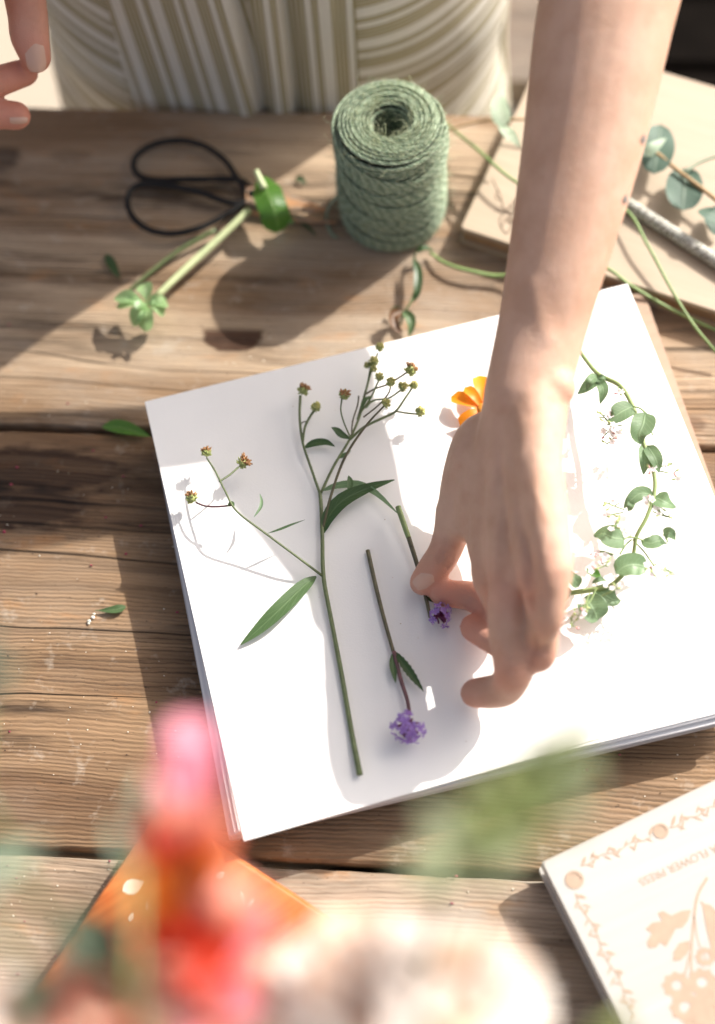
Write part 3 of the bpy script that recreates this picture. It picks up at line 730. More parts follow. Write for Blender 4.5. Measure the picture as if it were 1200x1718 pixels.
# ------------------------------------------------------------------ botanical builders
def st(pts, z=0., heights=None):
    """stem path: pixel points laid on height z, optional lift per point"""
    hs = heights if heights is not None else [0]*len(pts)
    hs = np.interp(np.linspace(0, 1, len(pts)), np.linspace(0, 1, len(hs)), hs)
    return [W(x, y, z+h) for (x, y), h in zip(pts, hs)]
PXM = 2950.
def stem(parent, pts, z, r, mat, heights=None, name='stem', sides=7):
    m = MB(); tube(m, st(pts, z, heights), r, sides, max(6, len(pts)*5)); return m.build(name, M[mat], parent)
def lf(parent, pts, wpx, z, mat='leaf', prof='lance', heights=None, name='leaf', **kw):
    m = MB(); leaf(m, st(pts, z, heights), wpx/PXM, prof, **kw); return m.build(name, M[mat], parent)
def seed_head(parent, x, y, z, r, kind='brown', axis=(0, -.2, 1), face=.5):
    c = W(x, y, z); ax = Vector(axis).normalized(); m = MB(); r *= 1.0
    ball(m, c, r*.80, 9, 7, (1, 1, .9), .15, ax)
    Q = ax.to_track_quat('Z', 'Y').to_matrix()
    for i in range(34):
        th = math.pi*(.36+.5*random.random()); ph = random.random()*6.28
        d = Q @ Vector((math.sin(th)*math.cos(ph), math.sin(th)*math.sin(ph), math.cos(th)))
        p = c+d*r*.7; tip = c+(d+ax*.35).normalized()*r*(1.05+.25*random.random())
        tube(m, [p, (p+tip)/2+d*r*.1, tip], [r*.15, r*.12, r*.02], 4, 4)
    b = m.build('seed_head', M['bract'], parent)
    m = MB()
    for i in range(30):
        th = math.acos(1-random.random()*.55); ph = random.random()*6.28
        d = Q @ Vector((math.sin(th)*math.cos(ph), math.sin(th)*math.sin(ph), math.cos(th)))
        L = r*(1.05+.45*random.random()*(1.3 if kind == 'brown' else .6))
        tube(m, [c+d*r*.5, c+d*L*.85, c+d*L+Vector((random.uniform(-1, 1), random.uniform(-1, 1), 0))*r*.15], [r*.16, r*.17, r*.06], 4, 4)
    m.build('floret', M['floret_brown' if kind == 'brown' else 'floret_olive'], b)
    return b

Z = ZP+.0016
# --- tall branching wildflower
plant = thing('wildflower_stem', 'tall branching wildflower with brown seed heads, the largest stem on the white sheet', 'wildflower', tuple(W(541, 900, ZP)))
stem(plant, [(604, 1300), (590, 1228), (573, 1130), (556, 1040), (543, 968), (541, 900), (539, 850), (537, 826)], Z, [.0018, .0015, .0014, .0013, .0013, .0012, .0012, .0011], 'stem', [0.002, 0, 0.001, .002, .003, .002, .001])
stem(plant, [(537, 828), (521, 782), (508, 742), (503, 700), (504, 664)], Z, [.0009, .0008, .0009], 'stem', [.001, .004, .006])
stem(plant, [(508, 742), (512, 716), (521, 698), (528, 688)], Z, .0008, 'stem', [.004, .008])
stem(plant, [(511, 733), (504, 720), (507, 709), (517, 707)], Z, .0004, 'stem_dark', [.003, .005])
stem(plant, [(538, 828), (560, 782), (585, 740), (603, 700), (613, 660), (624, 620), (634, 592)], Z, [.0009, .0008, .0007, .0006], 'stem', [.001, .004, .008, .012])
stem(plant, [(586, 738), (612, 716), (645, 700), (664, 690), (680, 668), (691, 652)], Z, [.0009, .0008, .0006], 'stem', [.004, .01, .013])
stem(plant, [(664, 690), (682, 693), (702, 695)], Z, .0006, 'stem', [.012, .012])
stem(plant, [(541, 890), (553, 840), (571, 785), (590, 748), (616, 712), (636, 690), (648, 678)], Z, [.0009, .0008, .0005], 'stem_dark', [.002, .012, .026, .034])
stem(plant, [(600, 704), (609, 672), (618, 640), (622, 616)], Z, .0007, 'stem', [.006, .010])
stem(plant, [(612, 662), (630, 652), (650, 645), (672, 632), (684, 624)], Z, .0006, 'stem_dark', [.01, .016])
stem(plant, [(605, 690), (626, 672), (652, 668), (672, 655)], Z, .0006, 'stem', [.008, .014])
stem(plant, [(604, 694), (622, 668), (632, 646), (637, 636)], Z, .0006, 'stem', [.008, .016])
stem(plant, [(610, 700), (635, 680), (652, 660), (656, 645)], Z, .0005, 'stem_dark', [.012, .03])
stem(plant, [(588, 734), (577, 708), (572, 688), (574, 668)], Z, .0005, 'stem', [.008, .022])
stem(plant, [(590, 730), (592, 706), (600, 680), (602, 664)], Z, .0005, 'stem_dark', [.006, .012])
stem(plant, [(541, 966), (500, 935), (442, 892), (397, 857), (378, 824), (361, 790), (347, 768)], Z, [.0008, .0007, .0006, .0006, .0005], 'stem', [.003, .014, .021, .02, .014])
stem(plant, [(368, 808), (385, 797), (400, 784)], Z, .0006, 'stem', [.018, .014])
stem(plant, [(388, 848), (365, 850), (345, 849), (329, 843)], Z, .0006, 'stem_purple', [.020, .010])
for x, y, h, r, kd, ax in ((509, 655, .008, 10, 'brown', (.3, .9, .5)), (530, 683, .009, 9, 'olive', (.2, .3, 1)), (637, 583, .013, 8, 'olive', (.5, .6, .6)), (627, 607, .012, 9, 'olive', (-.3, .3, 1)), (617, 613, .010, 6, 'olive', (-.6, .2, .7)), (627, 618, .011, 7, 'olive', (.3, -.4, 1)),
                           (637, 633, .016, 8, 'olive', (0, .5, .8)), (688, 621, .017, 11, 'brown', (.6, .8, .3)), (656, 641, .031, 8, 'olive', (0, .3, 1)), (676, 649, .015, 9, 'olive', (.4, .1, 1)), (694, 647, .014, 8, 'olive', (.3, .6, .6)), (648, 677, .035, 8, 'olive', (.2, .2, 1)),
                           (705, 691, .013, 9, 'olive', (.7, .6, .5)), (578, 662, .023, 9, 'brown', (.4, .2, 1)), (347, 760, .015, 9, 'brown', (-.1, .9, .4)), (408, 776, .014, 11, 'brown', (.7, .3, .7)), (322, 836, .010, 10, 'brown', (-.2, .9, .4))):
    seed_head(plant, x, y, Z+h, r/PXM, kd, ax)
lf(plant, [(543, 895), (551, 868), (575, 840), (615, 820), (662, 805)], 27, Z, 'leaf_dark', heights=[.002, .006, .004], fold=.35)
lf(plant, [(531, 967), (508, 985), (470, 1022), (435, 1055), (404, 1082)], 29, Z, 'leaf', heights=[.003, .006, .001], fold=.2, wav=.02)
lf(plant, [(540, 824), (565, 815), (600, 813), (632, 828), (668, 862)], 15, Z, 'leaf_pale', heights=[.001, .003, .008], fold=.2)
lf(plant, [(585, 798), (588, 812), (584, 828)], 11, Z, 'leaf', heights=[.006, .006])
lf(plant, [(510, 752), (526, 744), (546, 742), (562, 749)], 15, Z, 'leaf_dark', heights=[.002, .004], fold=.2)
lf(plant, [(588, 736), (574, 730), (565, 722), (556, 717)], 14, Z, 'leaf_dark', heights=[.004, .006], fold=.2)
lf(plant, [(566, 768), (578, 764), (589, 756)], 9, Z, 'leaf', heights=[.003, .004])
lf(plant, [(426, 868), (437, 852), (439, 840), (436, 828)], 6, Z, 'leaf_pale', heights=[.018, .016])
lf(plant, [(449, 895), (470, 888), (490, 880), (512, 872)], 4.5, Z, 'leaf_dark', heights=[.018, .016])
lf(plant, [(606, 688), (612, 672), (625, 664)], 9, Z, 'leaf', heights=[.008, .008])
lf(plant, [(614, 686), (620, 676), (630, 672)], 6, Z, 'leaf_pale', heights=[.008, .009])
lf(plant, [(382, 850), (389, 845), (393, 850)], 9, Z, 'leaf', heights=[.02, .02])

def verbena_head(parent, x, y, z, r, n=26, down=(0, -1, .6)):
    c = W(x, y, z); ax = Vector(down).normalized(); Q = ax.to_track_quat('Z', 'Y').to_matrix()
    hd = MB()
    for i in range(n+14):
        th = math.acos(1-random.random()*.95); ph = random.random()*6.28
        d = Q @ Vector((math.sin(th)*math.cos(ph), math.sin(th)*math.sin(ph), math.cos(th)))
        if (c+d*r).z < ZP+.001: d.z = abs(d.z)
        tube(hd, [c-ax*r*.7, c+d*r*.35-ax*r*.2, c+d*r*(.62 if i < n else .7)], [r*.05, r*.07, r*.065], 5, 6)
    b = hd.build('flower_head', M['verb_dark'], parent)
    pm = MB()
    for i in range(n):
        th = math.acos(1-((i+.5)/n)*.92); ph = i*2.4
        d = Q @ Vector((math.sin(th)*math.cos(ph), math.sin(th)*math.sin(ph), math.cos(th)))
        p = c+d*r*random.uniform(.78, 1.02)
        if p.z < ZP+.0012: p.z = ZP+.0012
        qf = d.to_track_quat('Z', 'Y').to_matrix()
        if random.random() < .22: continue
        for k in range(5):
            a = k*1.2566+i; e = qf @ Vector((math.cos(a), math.sin(a), random.uniform(-.4, .5))); s = r*(.27+.08*random.random())
            leaf(pm, [p, p+e*s*.6, p+e*s+d*s*.1*random.uniform(-1, 1)], s*.8, 'petal', fold=.1, n=4, m=2, up=tuple(d))
    pm.build('petal', M['verb_light'], b)

v1 = thing('verbena_stem', 'cut verbena with one lilac flower head lying at the centre bottom of the sheet', 'verbena', tuple(W(650, 1060, ZP)), 'verbena cuttings')
stem(v1, [(617, 923), (631, 985), (645, 1040), (660, 1093)], Z, [.0013, .0012, .0011], 'stem_dark', [.001, .002], sides=8)
stem(v1, [(661, 1093), (672, 1138), (683, 1172), (688, 1200)], Z, [.0013, .0011], 'stem_purple', [.002, .004])
lf(v1, [(660, 1095), (660, 1118), (664, 1146)], 13, Z, 'leaf', heights=[.002, .003], fold=.4)
lf(v1, [(663, 1093), (678, 1115), (694, 1137), (711, 1160)], 15, Z, 'leaf_dark', heights=[.002, .005, .002], fold=.4, n=19, serr=.10)
verbena_head(v1, 685, 1218, Z+.009, 29/PXM, 24, (0, -.75, .9))
v2 = thing('verbena_stem', 'verbena pinched between the thumb and forefinger, its lilac head just below them', 'verbena', tuple(W(700, 950, ZP)), 'verbena cuttings')
stem(v2, [(668, 850), (680, 885), (686, 902)], Z, [.0018, .0016], 'stem_vine', [.008, .007])
stem(v2, [(686, 902), (698, 940), (708, 975), (717, 1012), (722, 1036)], Z, [.0015, .0013, .001], 'stem_dark', [.007, .004, .003])
lf(v2, [(716, 1003), (726, 1006), (738, 1012)], 10, Z, 'leaf_dark', heights=[.003, .004])
verbena_head(v2, 737, 1032, Z+.0065, 23/PXM, 18, (.5, -.5, .9))

# --- orange flower, half under the wrist
of = thing('orange_flower', 'bright orange flower half hidden under the wrist on the white sheet', 'flower', tuple(W(812, 690, ZP)))
cc = W(812, 688, Z+.006)
for i, (tx, ty) in enumerate(((757, 666), (804, 630), (772, 716), (815, 745), (850, 735), (868, 690), (852, 645), (780, 650))):
    m = MB(); e = W(tx, ty, Z+(.004 if i < 7 else .009)); md = (cc+e)/2+Vector((0, 0, .0035))
    leaf(m, [cc, md, e], 29/PXM if i < 7 else 20/PXM, 'petal', fold=.12, curl=.15, n=9, m=6, wav=.03); m.build('petal', M['orange_petal'], of)
m = MB(); ball(m, cc+Vector((0, 0, .001)), .0045, 12, 7, (1, 1, .6), .25); m.build('flower_centre', M['orange_eye'], of)

# --- leafy vine with tiny white flowers
vine = thing('flowering_vine', 'leafy vine cutting with tiny white flowers curving beside the hand', 'vine', tuple(W(1060, 800, ZP)))
vh = [.012, .016, .026, .030, .032, .033, .032, .030, .028, .024, .018, .016]
stem(vine, [(973, 590), (1003, 627), (1040, 647), (1062, 682), (1072, 718), (1084, 755), (1098, 798), (1097, 832), (1085, 868), (1068, 900), (1062, 932), (1045, 965)], Z, [.0014, .0014, .0013, .0012, .0011, .0011], 'stem_vine', vh, sides=8)
stem(vine, [(1045, 965), (1022, 984), (990, 990), (950, 996)], Z, [.0013, .0015, .0015], 'stem_vine', [.016, .012, .010], sides=8)
VL = [([(1003, 630), (990, 645), (968, 662)], 25, .016, 'leaf_vine', 'ovate'), ([(1004, 636), (1012, 655), (1007, 678)], 19, .018, 'leaf_vine', 'ovate'), ([(1002, 634), (1012, 633), (1020, 640)], 11, .02, 'leaf_vine', 'ovate'), ([(1000, 632), (990, 640), (985, 655)], 15, .02, 'leaf_pale', 'ovate'),
      ([(1062, 682), (1045, 690), (1028, 700), (1013, 697)], 34, .032, 'leaf_vine', 'ovate'), ([(1083, 692), (1079, 712), (1072, 730), (1077, 746)], 38, .036, 'leaf_vine', 'ovate'),
      ([(1083, 745), (1082, 770), (1080, 797)], 22, .032, 'leaf_vine', 'ovate'), ([(1086, 748), (1100, 770), (1106, 794)], 24, .034, 'leaf_vine', 'ovate'),
      ([(1096, 831), (1075, 828), (1058, 840), (1046, 853)], 24, .031, 'leaf_vine', 'ovate'), ([(1060, 840), (1058, 850), (1054, 858)], 12, .030, 'leaf_vine', 'ovate'), ([(1098, 834), (1115, 842), (1134, 852)], 30, .028, 'leaf_pale', 'ovate'),
      ([(1048, 905), (1030, 903), (1012, 896), (997, 900)], 42, .026, 'leaf_vine', 'ovate'), ([(1076, 908), (1092, 912), (1106, 908), (1121, 913)], 25, .022, 'leaf_vine', 'lance'), ([(1114, 898), (1124, 894), (1134, 906)], 19, .024, 'leaf_vine', 'ovate'),
      ([(1033, 962), (1050, 950), (1068, 948), (1085, 952)], 38, .022, 'leaf_pale', 'round'),
      ([(972, 984), (962, 970), (952, 956)], 20, .016, 'leaf_vine', 'ovate'), ([(952, 984), (946, 1002), (936, 1020)], 17, .012, 'eucalyptus', 'ovate'), ([(983, 1000), (990, 1014), (998, 1028), (1002, 1042)], 45, .014, 'leaf_vine', 'round'),
      ([(1000, 985), (1015, 998), (1028, 1006), (1042, 1008)], 34, .010, 'leaf_vine', 'ovate'), ([(985, 955), (998, 962), (1012, 972)], 15, .02, 'leaf_bright', 'lance'), ([(994, 978), (1006, 972), (1018, 974)], 9, .02, 'leaf_vine', 'lance')]
for pts, w, h, mt, pf in VL:
    lf(vine, pts, w*1.08, Z, mt, pf, [h, h+.003, h-.002], fold=.28, wav=.05, twist=random.uniform(-.4, .4), n=12)
for a, b, h in (((1062, 682), (1084, 693), .034), ((1068, 903), (1046, 905), .026), ((1062, 905), (1080, 908), .023), ((1060, 905), (1040, 930), .02), ((1062, 906), (1098, 950), .02), ((1028, 932), (1000, 925), .02), ((1112, 898), (1118, 905), .022), ((1120, 910), (1116, 896), .022)):
    stem(vine, [a, ((a[0]+b[0])/2, (a[1]+b[1])/2-3), b], Z, .0005, 'stem_light', [h, h], 'petiole', 5)
def floret(parent, x, y, h, s=4.5, kind='white'):
    c = W(x, y, Z+h); r = s/PXM; pm = MB(); ax = Vector((random.uniform(-.5, .5), random.uniform(-.5, .5), 1)).normalized(); qf = ax.to_track_quat('Z', 'Y').to_matrix()
    for k in range(5):
        a = k*1.2566+x; e = qf @ Vector((math.cos(a), math.sin(a), .3)); leaf(pm, [c, c+e*r*.6, c+e*r*1.15], r*.85, 'petal', fold=.2, n=5, m=2, up=tuple(ax))
    pm.build('floret', M['white_petal'], parent)
sprays = [((1045, 715), (1012, 712)), ((1044, 720), (1018, 745)), ((1088, 795), (1092, 783)), ((1105, 790), (1140, 802)), ((1103, 785), (1130, 778)), ((1090, 845), (1078, 838)), ((1092, 848), (1108, 852)), ((1048, 855), (1010, 840)), ((1045, 860), (1008, 868)), ((1040, 865), (1030, 885)),
          ((1095, 858), (1125, 868)), ((1030, 930), (990, 925)), ((1025, 935), (1000, 955)), ((1020, 950), (1005, 945)), ((1098, 945), (1130, 960)), ((1085, 940), (1104, 972)), ((1000, 990), (972, 1025)), ((990, 995), (968, 1040)), ((1005, 700), (1022, 700)), ((1030, 715), (1015, 730)), ((1080, 690), (1096, 730)), ((1040, 648), (1040, 660)), ((965, 1020), (960, 1052)), ((1010, 1000), (1040, 985))]
for (a, b) in sprays:
    h = .026+random.uniform(-.006, .006); stem(vine, [a, ((a[0]+b[0])/2+random.uniform(-4, 4), (a[1]+b[1])/2+random.uniform(-4, 4)), b], Z, .0004, 'stem_light', [h, h+.003], 'flower_stalk', 4)
    for k in range(6):
        t = .35+.65*random.random(); x = a[0]+(b[0]-a[0])*t; y = a[1]+(b[1]-a[1])*t; x2 = x+random.uniform(-11, 11); y2 = y+random.uniform(-9, 9)
        stem(vine, [(x, y), ((x+x2)/2, (y+y2)/2-1), (x2, y2)], Z, .0003, 'stem_light', [h+.001, h+.004], 'flower_stalk', 4)
        if k < 3: floret(vine, x2, y2, h+.004, random.uniform(3.8, 6.4))
        else:
            m = MB(); d = Vector((x2-x, -(y2-y), 0)); d = d.normalized() if d.length else Vector((1, 0, 0))
            ball(m, W(x2, y2, Z+h+.004), 2.0/PXM, 6, 5, (1, 1, 1.9), 0, d); m.build('bud', M[random.choice(['bud_green', 'bud_green', 'pink_bud'])], vine)

# ------------------------------------------------------------------ cuttings on the wood
cut = thing('leafy_cutting', 'pale green cut stem with a star of glossy leaves lying across the scissors', 'cutting', tuple(W(330, 430, 0)))
stem(cut, [(262, 498), (315, 448), (370, 398), (418, 352)], .004, [.0023, .0026, .0025], 'stem_cut', [.010, .010, .012], sides=10)
stem(cut, [(430, 286), (436, 300), (444, 316)], .02, [.0018, .0026], 'stem_cut', [.012, .008])
lf(cut, [(440, 296), (450, 325), (462, 358), (468, 390)], 60, .014, 'leaf_bright', 'block', [.010, .014, .010, -.004], fold=-.25, wav=.03)
lf(cut, [(470, 358), (483, 368), (494, 374)], 18, .01, 'leaf_bright', 'lance', [.004, 0])
for x1, y1, w, h in ((192, 500, 17, .006), (196, 514, 18, .004), (240, 476, 18, .012), (222, 545, 20, .003), (243, 556, 18, .002), (282, 512, 15, .006), (276, 528, 14, .004), (262, 505, 12, .012), (228, 518, 12, .014)):
    lf(cut, [(246, 510), ((246+x1)/2+2, (510+y1)/2-4), (x1, y1)], w*1.9, .010, 'succulent', 'spoon', [.008, .012, h], fold=.4, n=12)
cut2 = thing('green_stem', 'dark green bare stem lying left of the pale cut stem', 'stem', tuple(W(290, 440, 0)))
stem(cut2, [(212, 492), (255, 455), (305, 418), (362, 386)], .002, [.0013, .0017, .0019], 'stem', [0, .003, .006], sides=8)
def loose(pts, w, mat, label, prof='lance', name='fallen_leaf', **kw):
    m = MB(); leaf(m, [W(x, y, .0018+.0012*math.sin(3.1*i/(len(pts)-1))) for i, (x, y) in enumerate(pts)], w/2600., prof, fold=.3, **kw)
    return tag(m.build(name, M[mat]), label, 'leaf', 'fallen leaves on the table')
loose([(172, 716), (195, 716), (222, 722), (252, 732)], 26, 'leaf_bright', 'green leaf lying on the plank joint at the sheet\'s upper left corner')
loose([(160, 1024), (178, 1024), (198, 1022), (212, 1017)], 14, 'leaf', 'small spoon-shaped green leaf on bare wood left of the sheet', 'spoon')
loose([(178, 426), (188, 444), (201, 468)], 17, 'leaf_dark', 'short dark leaf below the scissors handle at the left')
loose([(496, 305), (504, 300), (514, 310)], 12, 'leaf_dark', 'tiny dark leaf scrap above the scissor blades')
loose([(500, 372), (515, 380), (532, 396)], 7, 'leaf_dark', 'thin dark leaf scrap just below the scissor blades')
withered = thing('withered_sprig', 'half withered leafy sprig between the twine spool and the white sheet', 'sprig', tuple(W(682, 490, 0)))
stem(withered, [(697, 425), (694, 445), (700, 470), (690, 505), (678, 525), (672, 545)], .003, .0009, 'stem', [.004, .008, .001])
lf(withered, [(694, 432), (702, 458), (700, 490), (692, 508)], 18, .006, 'leaf_dark', 'lance', [.006, .008, .002], fold=.4)
lf(withered, [(697, 424), (712, 416), (728, 420)], 14, .006, 'leaf_dark', 'lance', [.004, .006, .001], fold=.3)
lf(withered, [(676, 522), (688, 535), (690, 550), (686, 566)], 20, .004, 'leaf', 'ovate', [.004, .004, 0], fold=.6)
lf(withered, [(674, 522), (660, 530), (664, 548), (676, 558)], 22, .004, 'leaf_dry', 'ovate', [.004, .007, .002], fold=.7, twist=1.2)
lf(withered, [(672, 520), (662, 518), (652, 530)], 10, .004, 'leaf_dark', 'lance', [.004, .001], fold=.4)
sA = thing('long_green_stem', 'long thin green stem running from the spool under the forearm, back one', 'stem', tuple(W(900, 330, .02)), 'long bare green stems')
stem(sA, [(748, 208), (798, 248), (868, 306), (955, 335), (1046, 350), (1086, 410), (1128, 488), (1166, 548), (1215, 606)], .018, [.0011, .0012, .0011, .0010], 'stem_light', [-.002, .010, .014, .008, .010, .010, .006, .002, -.010], sides=8)
sB = thing('long_green_stem', 'long green stem crossing in front of the plywood press, front one', 'stem', tuple(W(900, 450, .01)), 'long bare green stems')
stem(sB, [(722, 424), (748, 442), (790, 455), (850, 462), (935, 432), (1012, 447), (1060, 480), (1125, 518), (1215, 560)], .002, [.0011, .0015, .0012, .0012], 'stem_light', [.002, .005, .006, .006, .022, .022, .018, .010, .004], sides=8)
euc = thing('eucalyptus_branch', 'eucalyptus branch with round blue green leaves resting on the plywood press', 'eucalyptus', tuple(W(1100, 280, .02)))
stem(euc, [(752, 218), (790, 207), (830, 201), (880, 200)], .02, [.0008, .001], 'stem_brown', [.003, .012], sides=6)
stem(euc, [(880, 200), (980, 215), (1088, 250), (1140, 288), (1215, 345)], .02, [.001, .0014, .0015], 'stem_brown', [.012, .014, .012], sides=6)
stem(euc, [(1150, 288), (1175, 272), (1215, 258)], .02, .0011, 'eucalyptus_pale', [.014, .014], sides=6)
def round_leaf(pts, w, h, mt='eucalyptus', tw=0., pf='round'):
    lf(euc, pts, w, .018, mt, pf, [h, h+.003, h], fold=.12, wav=.02, twist=tw, n=14, m=8)
round_leaf([(1098, 292), (1101, 265), (1106, 238), (1108, 209)], 66, .014, tw=.2); round_leaf([(1083, 262), (1098, 246), (1118, 232)], 26, .022, 'eucalyptus_pale', .3, 'ovate')
round_leaf([(1152, 282), (1149, 305), (1147, 330), (1146, 353)], 74, .010, tw=-.2)
round_leaf([(1178, 350), (1192, 358), (1212, 364)], 42, .016, tw=.6); round_leaf([(1192, 352), (1200, 375), (1212, 392)], 40, .006)
round_leaf([(846, 212), (840, 190), (838, 168), (846, 148)], 40, .022, 'eucalyptus_pale', .3, 'ovate')
round_leaf([(836, 206), (848, 218), (860, 230), (874, 247)], 26, .020, 'eucalyptus_pale', .9, 'lance')
twig = thing('bark_pencil', 'pencil with speckled white bark lying on the plywood press', 'pencil', tuple(W(1130, 390, .018)))
m = MB(); tube(m, [W(1040, 334, .0225), W(1125, 388, .0225), W(1230, 456, .0225)], .0044, 14, 20); m.build('bark_barrel', M['bark'], twig)

# crumbs of petals, pollen and bark on the wood
def crumbs(name, n, mat, rmin, rmax, areas, label):
    m = MB()
    for i in range(n):
        x0, y0, x1, y1 = random.choice(areas); x, y = random.uniform(x0, x1), random.uniform(y0, y1)
        r = random.uniform(rmin, rmax); ball(m, W(x, y, r*.6), r, 5, 4, (1, random.uniform(.4, 1), .6), .5)
    o = m.build(name, mat); tag(o, label, 'crumbs', kind='stuff')
ar = [(0, 900, 320, 1340)]*4+[(0, 1440, 200, 1660)]*2+[(700, 1440, 880, 1560), (0, 740, 240, 900), (260, 560, 600, 640), (980, 1250, 1190, 1380), (0, 400, 200, 700), (620, 1420, 900, 1718)]
crumbs('petal_crumbs', 26, simple('magenta crumb', (.30, .03, .07), .6, .3, 300), .0007, .0013, ar, 'tiny magenta petal crumbs scattered over the left of the table')
crumbs('pale_crumbs', 110, simple('pale crumb', (.72, .66, .54), .7, .1, 300), .00025, .0007, ar, 'fine pale dust and seed crumbs scattered over the table boards')
crumbs('dark_crumbs', 36, simple('dark crumb', (.05, .025, .015), .7, .3, 300), .0002, .0007, ar, 'fine dark bark crumbs scattered over the table boards')
m = MB()
for i in range(34):
    x, y = random.uniform(330, 1150), random.uniform(620, 1330); r = random.uniform(.00018, .0004); ball(m, W(x, y, ZP+.0009), r, 5, 4, (1, .7, .6), .5)
tag(m.build('pollen_specks', simple('pollen speck', (.40, .28, .14), .7, .3, 300)), 'fine brown pollen specks dropped on the white top sheet', 'crumbs', kind='stuff')
m = MB()
for x, y, r in ((150, 1042, .0013), (156, 1036, .0014), (158, 1030, .001), (149, 1046, .0009)): ball(m, W(x, y, .001), r, 6, 5, (1, .8, .7), .4)
tag(m.build('flower_crumb', simple('white crumb', (.75, .72, .62), .7, .1, 300)), 'white crumb of a flower under the small spoon-shaped leaf', 'crumb')

# ------------------------------------------------------------------ the person
def rchain(mb, pts, sides=18, step=.004, flat=None):
    """pts: list of (Vector, r). Round ended tapering tube through the joints. flat=(axis, factor)"""
    P4 = [(*p, r) for p, r in pts]; L = sum((pts[i+1][0]-pts[i][0]).length for i in range(len(pts)-1)); n = max(6, int(L/step))
    S = spline(P4, n); P, R = S[:, :3], S[:, 3]
    T, N, B = frames(P, flat[0] if flat else None); f = flat[1] if flat else 1.
    rings = [(P[0]-T[0]*R[0]*math.cos(a), R[0]*math.sin(a), 0) for a in (.25, .7, 1.15)]
    rings += [(P[i], R[i], i) for i in range(n)] + [(P[-1]+T[-1]*R[-1]*math.sin(a), R[-1]*math.cos(a), n-1) for a in (.42, .87, 1.32)]
    vs = []; fs = []
    for c, r, i in rings:
        for j in range(sides): a = 2*math.pi*j/sides; vs.append(c+r*(math.cos(a)*N[i]*f+math.sin(a)*B[i]))
    q = len(rings)
    for i in range(q-1):
        for j in range(sides): k = (j+1) % sides; fs.append((i*sides+j, i*sides+k, (i+1)*sides+k, (i+1)*sides+j))
    fs += [tuple(range(sides))[::-1], tuple((q-1)*sides+j for j in range(sides))]
    mb.add(vs, fs)
V = lambda *a: Vector(a)
TC = V(-.140, .782, 0)      # torso centre
person = thing('person', 'woman in a striped sleeveless dress leaning over the table, one arm reaching to the flowers', 'person', (TC.x, TC.y, -.76))
body = MB()
# her left arm (image right)
wr = W(882, 668, .130); f0 = W(1015, 30, .222); f1 = W(976, 250, .190); f2 = W(932, 450, .161)
elbow = V(.093, .590, .243); sho = V(.055, .755, .482)
rchain(body, [(sho, .046), ((sho*.6+elbow*.4), .042), ((sho*.2+elbow*.8), .037), (elbow, .0375), (f0, .0365)], 22, .006)
rchain(body, [(elbow, .037), (f0, .0362), (f1, .0318), (f2, .0262), (W(908, 555, .144), .0238), (wr, .0228)], 24, .004, (V(.62, 0, .78), 1.06))
# the ulna bump, wrist and the back of the hand
acr = V(.62, -.05, .78).normalized()   # thumb side low, little finger side high
mI, mM, mR, mP = W(824, 968, .080), W(857, 990, .100), W(908, 982, .124), W(932, 950, .140)
ball(body, W(933, 650, .1435), .0112, 14, 10)
rchain(body, [(wr-acr*.006, .0195), (W(840, 760, .108), .0150), (W(826, 880, .090), .0128), (mI, .0112)])
rchain(body, [(wr, .0205), (W(862, 770, .118), .0150), (W(856, 890, .108), .0130), (mM, .0118)])
rchain(body, [(wr+acr*.004, .0200), (W(890, 770, .130), .0145), (W(895, 890, .126), .0122), (mR, .0110)])
rchain(body, [(wr+acr*.009, .0180), (W(905, 770, .140), .0130), (W(920, 880, .142), .0115), (mP, .0098)])
rchain(body, [(W(866, 745, .117), .0150), (W(868, 820, .112), .0142), (W(868, 900, .107), .0132), (W(872, 965, .107), .0112)], 22, .004, (acr, 1.95))
rchain(body, [(W(826, 770, .100), .0150), (W(806, 830, .088), .0135), (W(796, 878, .078), .0105)], 16, .003)
rchain(body, [(W(800, 760, .092), .0150), (W(782, 830, .076), .0135), (W(776, 880, .069), .0105)], 16, .003)
# palm side fullness
rchain(body, [(W(850, 740, .096), .015), (W(850, 850, .082), .015), (W(865, 940, .086), .012)])
rchain(body, [(W(905, 780, .120), .013), (W(920, 900, .118), .011)])
# thumb: metacarpal with its muscle, proximal, distal
tC, tM, tI, tT = W(806, 745, .092), W(765, 858, .068), W(745, 928, .054), W(709, 977, .0465)
rchain(body, [(W(835, 730, .102), .0155), (tC, .0160), (W(782, 800, .078), .0140), (tM, .0112)])
rchain(body, [(tM, .0122), (W(757, 895, .060), .0106), (tI, .0098), (W(725, 957, .049), .0094), (tT, .0080)], 16, .0025)
rchain(body, [(W(810, 830, .080), .010), (W(805, 900, .078), .0085), (mI, .009)])
# index: bends down and in to the thumb
iP, iD, iT = W(846, 1035, .058), W(796, 1002, .0465), W(742, 996, .0435)
rchain(body, [(mI, .0112), (iP, .0096), (iD, .0090), (iT, .0078)], 16, .0025)
# middle finger
pM, dM, tM2 = W(861, 1120, .082), W(840, 1158, .060), W(797, 1163, .0475)
rchain(body, [(mM, .0128), (W(853, 1055, .094), .0113), (pM, .0108), (W(856, 1142, .070), .0104), (dM, .0100), (tM2, .0086)], 16, .0025)
# ring finger
pR, dR, tR = W(908, 1098, .090), W(858, 1090, .066), W(795, 1053, .052)
rchain(body, [(mR, .0110), (W(913, 1042, .108), .0088), (pR, .0086), (W(888, 1100, .078), .0086), (dR, .0088), (tR, .0084)], 16, .0025)
# little finger
pP, dP, tP = W(921, 1040, .121), W(900, 1062, .098), W(868, 1052, .082)
rchain(body, [(mP, .0094), (pP, .0078), (dP, .0070), (tP, .0062)], 16, .0025)
